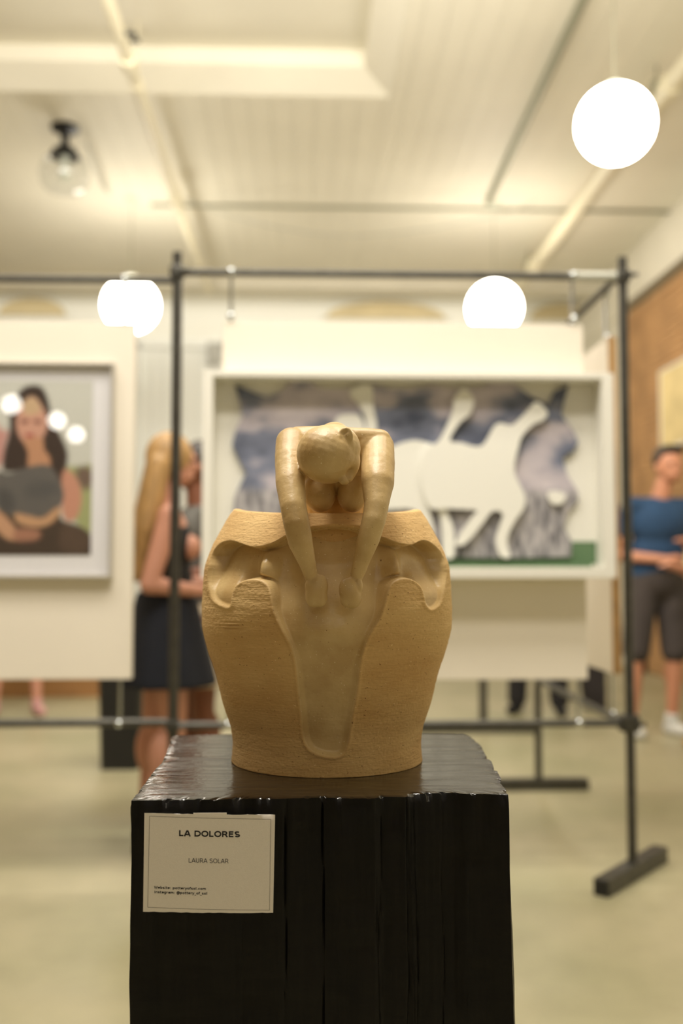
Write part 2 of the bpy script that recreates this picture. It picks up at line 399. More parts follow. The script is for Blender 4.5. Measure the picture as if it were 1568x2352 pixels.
tag(MB().box((XL, YB - .1, 0), (XR, YB, ZC + .45)).build('wall_rear', M_rear), kind='structure')
# far wall with an arched window head band
bwall = tag(MB().box((XL, YF, 0), (XR, YF + .1, ZC + .45)).build('wall_back', M_back), kind='structure')
for cx, hw in ((P(885, 700, YF).x, .8), (P(75, 700, YF).x, .45), (P(1290, 700, YF).x, .45)):
    az = P(885, 732, YF).z
    pts = [(cx - hw, az), (cx + hw, az)] + [(cx + hw * cos(a), az + .24 * sin(a)) for a in np.linspace(.01, pi - .01, 14)]
    MB().prism(pts, YF - .03, YF - .002).build('arched_panel', M_tan, bwall)
    MB().tube([(px_, YF - .035, pz_) for px_, pz_ in pts[2:]], .02, 8).build('arch_moulding', M_back, bwall)
# right wall: plaster core, brickwork below a plaster band
BT, BY = EYE.z + XR / 1.249, 10.85
wr = tag(MB().box((XR, YB, 0), (XR + .15, YF, ZC + .45)).box((XR - .03, YB, BT + .02), (XR, YF, ZC)).build('wall_right', M_plaster), kind='structure')
MB().box((XR - .02, 7.0, 0), (XR - .001, BY, BT)).build('mortar_bed', M_mortar, wr)
bk = MB(); rnd = random.Random(1); r_ = 0; z = .004
while z < BT - .07:
    y = 7.0 - (r_ % 2) * .11
    while y < BY:
        a, b_ = max(7.0, y) + .005, min(BY, y + .215) - .005
        if b_ - a > .02: bk.box((XR - .032 - rnd.uniform(0, .005), a, z + .005), (XR - .018, b_, z + .068))
        y += .22
    z += .075; r_ += 1
tag(bk.build('brickwork', M_brick, wr), kind='stuff')
tag(MB().box((XR - .08, 7.0, BT - .03), (XR - .03, BY + .06, BT + .05), bev=.008).build('trim_1', mat('dark_trim', srgb(120, 108, 84), .6)), kind='structure')
tag(MB().box((XR - .06, BY, 0), (XR, BY + .2, BT), bev=.01).build('trim_2', M_plaster), kind='structure')
# dropped beam near the far wall
tag(MB().box((XL, 11.9, ZC - .14), (XR, 12.2, ZC), bev=.01).build('trim_3', M_plaster), kind='structure')
# white panelled double door seen between the hung panels
a, b_ = P(318, 1200, YF).x, P(500, 1200, YF).x; DT = P(400, 790, YF).z
door = tag(MB().box((a - .06, YF - .05, 0), (a, YF, DT)).box((b_, YF - .05, 0), (b_ + .06, YF, DT)).box((a - .06, YF - .05, DT - .06), (b_ + .06, YF, DT + .06)).build('door_1', M_door), kind='structure')
n = 7; wv = (b_ - a) / n
for i in range(n):
    MB().box((a + i * wv + .006, YF - .03 - .008 * (i % 2), .01), (a + (i + 1) * wv - .006, YF - .001, DT - .07), bev=.006).build('slat', M_door, door)
MB().cap((a + wv * 3.3, YF - .06, 1.0), .015, (a + wv * 3.3, YF - .06, 1.15), .015).build('door_handle', M_chrome, door, smooth=True)
for i, (xa, xb) in enumerate(((XL, a - .07), (b_ + .07, XR))):
    tag(MB().box((xa, YF - .02, 0), (xb, YF, .14), bev=.005).build('baseboard_back' if i == 0 else 'baseboard_back.001', M_plaster), kind='structure')

# ---------------------------------------------------------------- overhead services
def run(name, pts, r, m, label, cat, seg=12):
    o = MB().tube(pts, r, seg).build(name, m, None, smooth=True); tag(o, label, cat); return o
zp = EYE.z + 2.6 * KS
xa = -.905 * KS
sp = empty('sprinkler_pipe', (xa, 6, zp)); tag(sp, 'cream painted sprinkler pipe under the ceiling, left of the skylight tray edge', 'pipe')
MB().tube([(xa, .5, zp), (xa, 11.9, zp)], .039, 16).build('pipe', M_pipe, sp, smooth=True)
for yy in (6.45, 8.9): MB().tube([(xa, yy - .07, zp), (xa, yy + .07, zp)], .058, 16).build('coupling', M_pipe, sp, smooth=True)
for yy in (6.75, 9.05, 11.6):
    MB().tube([(xa, yy, zp + .02), (xa, yy, ZC + .001 if yy > HY else ZC + h2)], .006, 8).tube([(xa, yy - .015, zp), (xa, yy + .015, zp)], .047, 16).build('hanger', M_pipe, sp)
hp = P(282, 42, 6.09)
hd = MB().tube([(xa, 6.09, zp), (xa + .10, 6.09, zp)], .014, 8)
sh = hd.tube([(xa + .10, 6.09, zp), (xa + .10, 6.09, zp - .04)], .012, 8).tube([(xa + .10, 6.09, zp - .04), (xa + .10, 6.09, zp - .048)], [.026, .03], 12).build('sprinkler_head', M_blackm, sp)
xb = 1.955 * KS
sp2 = empty('heating_pipe', (xb, 6, zp)); tag(sp2, 'thick cream painted pipe under the ceiling beside the brick wall', 'pipe')
MB().tube([(xb, .5, zp), (xb, 11.9, zp)], .061, 16).build('pipe', M_pipe, sp2, smooth=True)
for yy in (6.64, 10.7):
    MB().tube([(xb, yy - .06, zp), (xb, yy + .06, zp)], .08, 16).build('coupling', M_pipe, sp2, smooth=True)
    MB().tube([(xb - .05, yy + .1, zp + .03), (xb - .05, yy + .1, ZC + .001)], .008, 8).box((xb - .09, yy + .06, zp - .0), (xb - .04, yy + .14, zp + .08)).build('hanger', M_cond, sp2)
run('ceiling_conduit', [(1.677, 1.0, ZC - .03), (1.716, 6.45, ZC - .03), (1.748, 9.3, ZC - .03)], .028, M_cond, 'grey metal conduit running forward to the right far pendant lamp', 'conduit')
YL = 9.417
c3 = P(297, 450, YL); c2 = P(1127, 447, YL)
run('cross_conduit', [(-1.5, YL + .1, ZC - .018), (c2.x, YL + .1, ZC - .018), (XR - .035, YL + .1, ZC - .018)], .015, M_cond, 'thin conduit crossing the ceiling between the two far pendant lamps', 'conduit', 8)
run('ceiling_wire', [P(200, 330, 7.87), P(214, 375, 8.1), P(232, 420, 8.6), P(252, 449, YL), P(275, 451, YL)], .012, M_cable, 'loose cable from the black ceiling light to the left pendant lamp', 'cable', 8)
sg = [P(x_, y_, 9.2 - .0 * x_) for x_, y_ in catmull([(420, 455), (560, 505), (760, 540), (960, 530), (1150, 492), (1230, 462)], 6, False)]
run('sagging_cable', sg, .006, M_cable, 'thin pale cable sagging across the ceiling between the pipes', 'cable', 6)

# ---------------------------------------------------------------- pendant globes
def pendant(x, y, z, r, label, group=None):
    t = empty('pendant_lamp', (x, y, z)); tag(t, label, 'lamp', group)
    MB().tube([(x, y, ZC - .001), (x, y, ZC - .02), (x, y, ZC - .03)], [.075, .07, .02], 20).build('canopy', M_canopy, t, smooth=True)
    MB().tube([(x, y, ZC - .02), (x, y, z + r)], .003, 8).build('cord', M_cond, t)
    MB().tube([(x, y, z + r * .94), (x, y, z + r * 1.08)], [r * .3, r * .22], 20).build('collar', M_canopy, t, smooth=True)
    MB().ell((x, y, z), (r, r, r), seg=40, k=24).build('globe', M_glow, t, smooth=True)
    return t
l1 = P(1413, 285, 4.9); pendant(l1.x, 4.9, l1.z, .196, 'glowing white globe pendant nearest, upper right beside the thick pipe')
l2 = P(1135, 707, YL); pendant(l2.x, YL, l2.z, .258, 'glowing white globe pendant above the horse artwork, its bottom hidden by the panel')
l3 = P(300, 701, YL); pendant(l3.x, YL, l3.z, .263, 'glowing white globe pendant at left above the portrait panel')
grp = 'globe pendants behind the viewer, seen only as reflections'
for (x_, y_) in ((-3.50, -4.95), (-3.29, -6.25), (-3.34, -7.6), (1.4, -3.2), (1.4, -6.4), (-.6, -4.4)):  # last three are added unseen to raise the light level
    pendant(x_, y_, EYE.z + 1.98, .10 if x_ < -3 else .15, 'globe pendant behind the viewer, mirrored as the %s white spot in the portrait glass' % {-4.95: 'leftmost', -6.25: 'middle', -7.6: 'rightmost'}[y_] if x_ < -3 else 'added globe pendant unseen behind the viewer, there for extra light', grp if x_ < -3 else 'added globe pendants out of frame')
# black flush light with a clear glass jar
FY = 7.87; fx = P(150, 268, FY); fl = empty('ceiling_light', (fx.x, FY, ZC)); tag(fl, 'black ceiling light with an unlit clear glass jar shade', 'lamp')
def fz(lst, m, nm, seg=24): MB().tube([(fx.x, FY, ZC + z_ * KS) for _, z_ in lst], [r * KS for r, _ in lst], seg).build(nm, m, fl, smooth=True)
fz([(.085, -.001), (.085, -.02), (.03, -.035), (.022, -.11), (.03, -.115), (.075, -.15), (.095, -.19)], M_blackm, 'mount')
fz([(.085, -.18), (.135, -.22), (.155, -.29), (.145, -.36), (.11, -.40), (.04, -.415)], M_glass, 'glass_shade', 28)
fz([(.022, -.18), (.022, -.25), (.032, -.27), (.036, -.30), (.028, -.33), (.008, -.345)], M_canopy, 'bulb', 16)

# ---------------------------------------------------------------- steel display frames
YS = 3.5
xr = P(1441, 1310, YS).x; xl = P(401, 1200, YS).x; ztop = P(1436, 592, YS).z; zbar = P(900, 630, YS).z; zlow = P(1200, 1662, YS).z
RP = .0165
def foot(t, x, y, ang, L=.3, s=.028):
    M = Matrix.Translation((x, y, s)) @ Matrix.Rotation(ang, 4, 'Z')
    MB().box((-L, -s, -s), (L, s, s), M, bev=.004).build('foot', M_steel, t)
    MB().box((-L - .002, -s * .8, -s * .8), (-L + .002, s * .8, s * .8), M).build('end_cap', M_black, t); MB().box((L - .002, -s * .8, -s * .8), (L + .002, s * .8, s * .8), M).build('end_cap', M_black, t)
def clamp(t, x, y, z):
    MB().box((x - .024, y - .024, z - .02), (x + .024, y + .024, z + .02), bev=.006).tube([(x + .02, y - .03, z), (x + .045, y - .03, z)], .008, 8).build('clamp', M_steel, t)
fr = empty('display_stand', (xr, YS, 0)); tag(fr, 'dark steel tube frame holding the horse artwork panel, post at right', 'display stand')
MB().tube([(xr, YS, .05), (xr, YS, ztop)], RP, 16).build('post', M_steel, fr, smooth=True)
MB().tube([(xl, YS, .05), (xl, YS, ztop + .0)], RP, 16).build('post', M_steel, fr, smooth=True)
MB().tube([(xl, YS, zbar), (xr, YS, zbar)], .0135, 16).build('crossbar', M_steel, fr, smooth=True)
MB().tube([(xl, YS, zlow), (xr, YS, zlow)], .0135, 16).build('crossbar', M_steel, fr, smooth=True)
xs_ = P(1318, 625, YS).x
o = MB().tube([(xs_, YS, zbar), (xr - .02, YS, zbar)], .0165, 16).build('sleeve', M_cable, fr, smooth=True); o['label'] = 'pale sleeve on the bar'
foot(fr, xr, YS, radians(49), .26); foot(fr, xl, YS, radians(90), .20)
for q in ((xr, YS, zbar), (xr, YS, zlow), (xl, YS, zbar), (xl, YS, zlow)): clamp(fr, *q)
MB().box((xr - .04, YS - .026, zlow - .03), (xr + .03, YS + .03, zlow + .03), bev=.01).build('joint', M_steel, fr)
# receding wing of the same frame up to a second post
far = PZ(1237, 1800, 0.03); yf_ = far.y; xf = far.x
MB().tube([(xr - .02, YS, zbar), (xf, yf_, zbar)], .0135, 16).build('crossbar', M_steel, fr, smooth=True)
MB().tube([(xr - .02, YS, zlow - .0), (xf, yf_, zlow)], .0135, 16).build('crossbar', M_steel, fr, smooth=True)
MB().tube([(xf, yf_, .05), (xf, yf_, ztop)], .018, 16).build('post', M_steel, fr, smooth=True)
foot(fr, xf, yf_, 0, .24)
# left frame
fl_ = empty('display_stand', (xl - .06, YS, 0)); tag(fl_, 'dark steel tube frame holding the portrait panel at left', 'display stand')
zb2 = P(200, 642, YS + .04).z; xl2 = -2.35
MB().tube([(xl2, YS + .04, .05), (xl2, YS + .04, ztop)], RP, 16).build('post', M_steel, fl_, smooth=True)
MB().tube([(xl - .0, YS + .04, .05), (xl - .0, YS + .04, zb2 + .03)], RP * .9, 16).build('post', M_steel, fl_, smooth=True)
MB().tube([(xl2, YS + .04, zb2), (xl, YS + .04, zb2)], .0135, 16).build('crossbar', M_steel, fl_, smooth=True)
MB().tube([(xl2, YS + .04, zlow + .005), (xl, YS + .04, zlow + .005)], .0145, 16).build('crossbar', M_steel, fl_, smooth=True)
foot(fl_, xl2, YS + .04, radians(90), .3)
for q in ((xl2, YS + .04, zb2), (xl2, YS + .04, zlow)): clamp(fl_, *q)
# third stand further back
p3 = PZ(1110, 1672, .03); s3 = empty('display_stand', (p3.x, p3.y, 0)); tag(s3, 'grey steel post on a long low foot seen beneath the horse panel', 'display stand')
MB().tube([(p3.x, p3.y, .03), (p3.x, p3.y, 2.3)], .028, 16).build('post', M_steel, s3, smooth=True)
MB().box((p3.x - .55, p3.y - .03, 0), (p3.x + .38, p3.y + .03, .06), bev=.004).build('foot', M_steel, s3)
MB().tube([(p3.x - 1.2, p3.y, 2.28), (p3.x, p3.y, 2.28)], .014, 12).tube([(p3.x - 1.2, p3.y, .03), (p3.x - 1.2, p3.y, 2.3)], .02, 12).build('crossbar', M_steel, s3, smooth=True)

# ---------------------------------------------------------------- hung panels and art
zpt, zpb = P(900, 745, YS).z, P(900, 1561, YS).z
def hanger(t, x, y, z0, z1, lug):
    MB().tube([(x, y, z0), (x, y, z1)], .006, 8).build('turnbuckle', M_chrome, t, smooth=True)
    for zz in lug: MB().ell((x, y - .022, zz), (.014, .012, .014), seg=14, k=8).build('eye_bolt', M_chrome, t, smooth=True)
def panel(xa, xb, y, za, zb, label, hx, ztb, zlb):
    t = empty('exhibition_board', ((xa + xb) / 2, y, za)); tag(t, label, 'panel')
    MB().box((xa, y - .018, za), (xb, y + .018, zb), bev=.002).build('board', M_panel, t)
    for x in hx:
        hanger(t, x, y, zb - .03, ztb - .014, (zb + .02, ztb - .002)); hanger(t, x, y, za + .03, zlb + .014, (zlb + .004,))
    return t
pr = panel(P(509, 1200, YS).x, P(1344, 1400, YS).x, YS, zpb, zpt, 'cream panel carrying the large horse artwork, hung in the steel frame', (P(531, 700, YS).x, P(1314, 700, YS).x), zbar, zlow)
pl = panel(-2.2, P(300, 1400, YS).x, YS + .04, P(200, 1562, YS).z, P(200, 736, YS).z, 'cream panel carrying the portrait of a woman, left edge of the photo', (-2.05, P(271, 1600, YS).x), zb2, zlow)
# side panel on the wing
wx = P(1404, 1300, 3.66).x
t = empty('exhibition_board', (wx, 4.2, zpb)); tag(t, 'cream panel seen edge on behind the right steel post, plywood edge showing', 'panel')
ang = atan2(xf - xr, yf_ - YS)
M = Matrix.Translation((wx, 3.66, 0)) @ Matrix.Rotation(-ang, 4, 'Z')
MB().box((0, 0, zpb), (.03, 1.15, zpt), M, bev=.002).build('board', M_panel, t)
MB().box((-.001, -.003, zpb), (.031, 0, zpt), M).build('plywood_edge', M_ply, t)
for yy in (.07, 1.05):
    q = M @ Vector((.015, yy, 0)); hanger(t, q.x, q.y, zpt - .03, zbar - .01, (zpt + .01, zbar)); hanger(t, q.x, q.y, zlow + .01, zpb + .03, (zlow,))

# horse artwork: deep white shadow box on the panel
art = empty('framed_artwork', (P(940, 1100, YS).x, YS - .02, P(900, 1326, YS).z)); tag(art, 'deep white box frame with white horse cutouts over torn cloud pictures', 'artwork')
YA0, YA1 = YS - .125, YS - .0185                  # front and back of the box
A = lambda px, py, Y=YA1 - .02: (P(px, py, Y).x, P(px, py, Y).z)
ox0, oz1 = A(466, 850, YA0); ox1, oz0 = A(1416, 1328, YA0); ix0, iz1 = A(489, 864, YA0); ix1, iz0 = A(1388, 1303, YA0)
for (a0, b0, a1, b1) in ((ox0, oz0, ix0, oz1), (ix1, oz0, ox1, oz1), (ix0, oz0, ix1, iz0), (ix0, iz1, ix1, oz1)):
    MB().box((a0, YA0, b0), (a1, YA1, b1), bev=.002).build('frame_side', M_frwhite, art)
MB().box((ix0, YA1 - .008, iz0), (ix1, YA1, iz1)).build('backing_board', M_frwhite, art)
gz = A(600, 1243)[1]
o = MB().box((ix0 + .001, YA1 - .06, iz0), (ix1 - .03, YA1 - .009, iz0 + .012)).box((A(880, 1)[0], YA1 - .014, iz0 + .012), (A(1362, 1)[0], YA1 - .009, gz)).build('green_ground', M_green, art); o['label'] = 'green strip along the bottom of the box'
C = lambda cx, cy: A(440 + cx * .6633, 820 + cy * .6633)
sky = [(150, 95), (232, 130), (262, 140), (310, 120), (345, 85), (390, 75), (430, 105), (480, 115), (540, 112), (640, 100), (700, 112), (760, 112), (830, 98), (900, 110), (1000, 108), (1060, 78), (1100, 80), (1170, 135), (1235, 165), (1255, 120), (1305, 95), (1290, 150), (1280, 200), (1320, 255), (1338, 295), (1320, 330), (1285, 350), (1300, 410), (1338, 470), (1336, 500), (1300, 540), (1288, 590), (1315, 640), (1312, 692), (1100, 696), (880, 694), (500, 690), (150, 690), (140, 560), (150, 480), (188, 402), (160, 350), (140, 305), (150, 260), (176, 205), (165, 150)]
MB().prism([C(*p) for p in sky], YA1 - .022, YA1 - .012).build('cloud_collage', M_collage, art)
def cut(pts, dy, name='horse_cutout'):
    q = catmull(pts, 4); MB().prism([C(*p) for p in q], YA1 - .034 - dy, YA1 - .024 - dy).build(name, M_horse, art)
cut([(545, 125), (600, 95), (625, 110), (628, 170), (640, 240), (640, 330), (720, 300), (780, 290), (850, 310), (880, 330), (890, 420), (880, 520), (905, 600), (905, 690), (870, 690), (865, 600), (850, 530), (820, 525), (835, 600), (820, 690), (785, 690), (780, 600), (770, 530), (640, 530), (560, 520), (500, 480), (470, 380), (500, 300), (590, 270), (600, 220), (580, 170)], 0)
cut([(500, 215), (530, 200), (580, 205), (600, 260), (590, 300), (520, 300), (495, 260)], .002)
cut([(920, 125), (945, 115), (972, 150), (960, 200), (925, 230), (890, 290), (930, 300), (1000, 310), (1050, 235), (1100, 240), (1132, 215), (1165, 180), (1185, 160), (1208, 172), (1226, 200), (1208, 224), (1178, 236), (1140, 275), (1125, 320), (1112, 400), (1148, 480), (1142, 528), (1112, 572), (1086, 635), (1098, 692), (1066, 690), (1048, 640), (1060, 590), (1072, 545), (1038, 535), (1002, 578), (962, 628), (934, 652), (910, 646), (935, 598), (968, 552), (980, 532), (890, 526), (820, 520), (790, 420), (800, 330), (850, 295), (880, 240), (900, 190), (905, 150)], .012)
cut([(1230, 470), (1262, 465), (1290, 480), (1275, 510), (1240, 505)], .002, 'cloud_cutout')

# portrait
YPp = YS + .022
por = empty('framed_portrait', (P(60, 1100, YPp).x, YPp, P(100, 1326, YPp).z)); tag(por, 'framed portrait of a long haired woman in a grey crop top, wide white mat', 'picture')
px0 = -2 * 0 + P(-210, 1100, YPp - .03).x
Y0, Y1 = YPp - .035, YPp
fx1, fz1 = P(262, 832, Y0).x, P(262, 832, Y0).z; fz0 = P(262, 1328, Y0).z; fx0 = P(-215, 1100, Y0).x
for (a0, b0, a1, b1) in ((fx0, fz0, fx0 + .011, fz1), (fx1 - .011, fz0, fx1, fz1), (fx0 + .011, fz0, fx1 - .011, fz0 + .011), (fx0 + .011, fz1 - .011, fx1 - .011, fz1)):
    MB().box((a0, Y0, b0), (a1, Y1, b1), bev=.002).build('frame_side', M_frgrey, por)
MB().box((fx0 + .010, Y1 - .012, fz0 + .010), (fx1 - .010, Y1 - .001, fz1 - .010)).build('mat_board', M_matb, por)
def picture(name, x0p, y0p, x1p, y1p, Y, shapes, bg, parent, n=150):
    nx, nz = n, int(n * (y1p - y0p) / (x1p - x0p))
    X, Z = np.meshgrid(np.linspace(x0p, x1p, nx), np.linspace(y0p, y1p, nz))
    c = np.empty(X.shape + (4,)); c[...] = srgb(*bg)
    for poly, col, soft in shapes:
        pp = catmull(poly, 4); a = sst(-soft, soft, sdf(pp, X, Z))[..., None]; c = c * (1 - a) + np.array(srgb(*col)) * a
    A0, A1 = P(x0p, y0p, Y), P(x1p, y1p, Y)
    xs = np.linspace(A0.x, A1.x, nx); zs = np.linspace(A0.z, A1.z, nz)
    vs = [(xs[i], Y, zs[j]) for j in range(nz) for i in range(nx)]
    fs = [(j * nx + i, (j + 1) * nx + i, (j + 1) * nx + i + 1, j * nx + i + 1) for j in range(nz - 1) for i in range(nx - 1)]
    me = bpy.data.meshes.new(name); me.from_pydata(vs, [], fs); me.materials.append(M_print)
    at = me.color_attributes.new('print', 'FLOAT_COLOR', 'POINT'); at.data.foreach_set('color', c.reshape(-1, 4).ravel().astype(np.float32))
    o = bpy.data.objects.new(name, me); link(o, parent); return o
SK, SKd, HR = (206, 150, 118), (190, 120, 98), (62, 46, 38)
K = lambda L_: [(x * .3316, 780 + y * .3316) for x, y in L_]
shapes = [
    (K([(420, 900), (560, 880), (640, 900), (640, 1330), (540, 1290), (450, 1100)]), (170, 172, 120), 8),
    (K([(520, 900), (600, 880), (640, 960), (600, 1040), (530, 1000)]), (120, 98, 84), 10),
    (K([(-300, 500), (-60, 560), (10, 620), (60, 640), (40, 720), (0, 880), (-300, 900)]), (206, 150, 140), 10),
    (K([(150, 330), (230, 310), (290, 340), (330, 440), (350, 560), (400, 640), (460, 780), (450, 900), (420, 1020), (330, 900), (60, 920), (20, 880), (30, 760), (60, 640), (60, 500), (100, 400)]), HR, 5),
    (K([(120, 490), (170, 420), (210, 390), (260, 430), (310, 520), (320, 600), (280, 690), (220, 730), (150, 700), (110, 610)]), (214, 160, 138), 5),
    (K([(150, 440), (210, 395), (260, 440), (265, 500), (170, 520)]), (210, 176, 140), 6),
    (K([(160, 690), (280, 680), (300, 760), (340, 820), (330, 900), (200, 900), (190, 780)]), (200, 146, 112), 4),
    (K([(440, 900), (500, 930), (550, 1020), (560, 1120), (530, 1230), (470, 1260), (430, 1200), (420, 1000)]), (208, 148, 124), 5),
    (K([(-20, 920), (60, 930), (200, 880), (330, 870), (400, 960), (440, 1080), (400, 1180), (300, 1240), (100, 1220), (-20, 1150)]), (104, 98, 94), 4),
    (K([(-200, 1180), (0, 1180), (100, 1215), (300, 1230), (400, 1160), (430, 1250), (560, 1300), (640, 1380), (640, 1520), (-200, 1520)]), (74, 58, 46), 5),
    (K([(110, 1205), (200, 1220), (300, 1235), (390, 1165), (425, 1180), (380, 1250), (320, 1290), (230, 1300), (130, 1270)]), (206, 158, 120), 5), (K([(-60, 1160), (0, 1185), (60, 1240), (110, 1300), (140, 1360), (100, 1392), (40, 1370), (-20, 1310), (-60, 1290)]), (208, 158, 124), 6), (K([(110, 1320), (200, 1310), (280, 1330), (270, 1380), (200, 1396), (110, 1390)]), (176, 124, 100), 6),
    (K([(200, 1000), (340, 980), (400, 1040), (300, 1100), (180, 1080)]), (92, 88, 86), 14), (K([(0, 1040), (80, 1060), (100, 1180), (0, 1170)]), (84, 80, 78), 12),
    (K([(430, 1300), (520, 1290), (620, 1380), (560, 1480), (420, 1440)]), (92, 72, 58), 12),
    (K([(140, 560), (180, 550), (185, 572), (145, 580)]), (120, 70, 60), 3), (K([(230, 555), (275, 560), (270, 580), (232, 575)]), (120, 70, 60), 3),
    (K([(170, 655), (225, 655), (220, 675), (180, 675)]), (170, 70, 70), 3)]
picture('printed_portrait', -160, 872, 208, 1275, Y1 - .014, shapes, (216, 212, 202), por)
MB().box((fx0 + .010, Y0 + .006, fz0 + .010), (fx1 - .010, Y0 + .009, fz1 - .010)).build('glass', M_pane, por)

# small picture on the brick wall
PY1 = XR / (851 / F)
bp_ = empty('framed_picture', (XR - .04, PY1 - .4, 1.6)); tag(bp_, 'pale yellow canvas on the brick wall at the right edge', 'picture')
za, zb = P(1548, 1030, PY1).z, P(1548, 858, PY1).z
MB().box((XR - .075, PY1 - .8, za), (XR - .035, PY1, zb), bev=.003).build('canvas', mat('canvas_yellow', srgb(228, 206, 150), .8, nscale=4, namt=.15), bp_)
MB().box((XR - .085, PY1 - .82, za - .02), (XR - .035, PY1 - .8, zb + .02)).box((XR - .085, PY1, za - .02), (XR - .035, PY1 + .02, zb + .02)).box((XR - .085, PY1 - .82, za - .02), (XR - .035, PY1 + .02, za)).box((XR - .085, PY1 - .82, zb), (XR - .035, PY1 + .02, zb + .02)).build('frame', M_frwhite, bp_)
# white speaker box and grey box on the far wall, between the panels
q = P(308, 845, YF)
wb = MB().box((q.x - .06, YF - .14, P(1, 890, YF).z), (q.x + .08, YF - .052, P(1, 800, YF).z), bev=.012).build('wall_speaker', mat('white_box', srgb(245, 245, 240), .4)); tag(wb, 'small white box high on the far wall left of the door', 'wall box')
q = P(494, 815, YF); wb = MB().box((q.x - .09, YF - .12, q.z - .14), (q.x + .09, YF - .052, q.z + .14), bev=.01).build('vent_box', mat('grey_box', srgb(180, 180, 172), .5)); tag(wb, 'pale grey box on the far wall above the door edge', 'wall box')

# ---------------------------------------------------------------- floor things in the background
q = PZ(270, 1772, 0); bn = empty('waste_bin', (q.x, q.y + .12, 0)); tag(bn, 'tall black waste bin standing behind the portrait panel', 'bin')
rr = lambda w_, d_, z, cx=q.x, cy=q.y + .14: [(cx + sx * w_, cy + sy * d_, z) for sx, sy in ((-1, -.8), (-.85, -1), (.85, -1), (1, -.8), (1, .8), (.85, 1), (-.85, 1), (-1, .8))]
MB().loft([rr(.10, .11, 0), rr(.12, .14, .66)]).build('body', M_black, bn); MB().loft([rr(.128, .148, .64), rr(.128, .148, .68), rr(.10, .12, .70)]).build('lid', M_blackm, bn)
q = PZ(145, 1602, 0); bb = empty('wooden_bench', (q.x, q.y, 0)); tag(bb, 'low brown wooden bench beneath the portrait panel, far back', 'bench')
MB().box((q.x - .95, q.y, .17), (q.x + .32, q.y + .4, .22), bev=.004).build('seat', M_wood, bb)
MB().box((q.x - .93, q.y + .01, 0), (q.x + .30, q.y + .03, .17)).build('front_panel', M_wood, bb)
for xx in (q.x - .92, q.x + .27): MB().box((xx, q.y + .03, 0), (xx + .03, q.y + .38, .17)).build('leg', M_wood, bb)
q = PZ(1370, 1632, 0); bg = empty('tote_bag', (q.x, q.y, 0)); tag(bg, 'dark upright bag on the floor below the edge on panel', 'bag')
rr2 = lambda w_, d_, z, cx=0: [(q.x + cx + sx * w_, q.y + .08 + sy * d_, z) for sx, sy in ((-1, -.7), (-.8, -1), (.8, -1), (1, -.7), (1, .7), (.8, 1), (-.8, 1), (-1, .7))]
M_dk = mat('dark_canvas', srgb(44, 38, 36), .8, nscale=12, namt=.2)
MB().loft([rr2(.075, .06, 0, .012), rr2(.088, .07, .15, .0), rr2(.094, .05, .36, -.005), rr2(.092, .02, .40, -.005)]).build('bag_body', M_dk, bg)
for s in (-.03, .03): MB().tube([(q.x - .05, q.y + .08 + s, .39), (q.x - .04, q.y + .08 + s, .5), (q.x + .04, q.y + .08 + s, .5), (q.x + .05, q.y + .08 + s, .39)], .008, 8).build('strap', M_dk, bg)
q = PZ(1496, 1545, 0); cs = empty('black_case', (q.x, q.y, 0)); tag(cs, 'small black case on the floor seen between the man\'s legs', 'case')
MB().box((q.x - .10, q.y, 0), (q.x + .10, q.y + .18, .18), bev=.01).build('case_body', M_black, cs); MB().tube([(q.x - .04, q.y + .09, .17), (q.x - .04, q.y + .09, .205), (q.x + .04, q.y + .09, .205), (q.x + .04, q.y + .09, .17)], .006, 8).build('handle', M_blackm, cs)

# ---------------------------------------------------------------- people
def skin(name, c): return mat(name, srgb(*c), 0.55, nscale=8, namt=.06)
def fab(name, c): return mat(name, srgb(*c), 0.85, nscale=14, namt=.12, bump=.15, bscale=60)
def hand(b, w_, d, s=1.0, curl=.4, side=1):
    w_, d = Vector(w_), Vector(d).normalized(); a = Vector((0, 0, 1)) if abs(d.z) < .8 else Vector((1, 0, 0)); u = d.cross(a).normalized(); v = u.cross(d)
    b.cap(w_, .026 * s, w_ + d * .05 * s, .030 * s)
    for i, (o_, L_) in enumerate(((-.027, .06), (-.009, .072), (.009, .068), (.026, .052))):
        p = w_ + d * .07 * s + u * o_ * s; m_ = p + (d + v * curl * -.3).normalized() * L_ * .5 * s; e = m_ + (d * .6 - v * curl).normalized() * L_ * .5 * s
        b.cap(p, .010 * s, m_, .009 * s, 10, 4); b.cap(m_, .009 * s, e, .008 * s, 10, 4)
    p = w_ + d * .015 * s - u * side * .028 * s; m_ = p + (d * .6 - u * side * .8).normalized() * .035 * s
    b.cap(p, .012 * s, m_, .010 * s, 10, 4); b.cap(m_, .010 * s, m_ + (d - u * side * .2).normalized() * .03 * s, .009 * s, 10, 4)
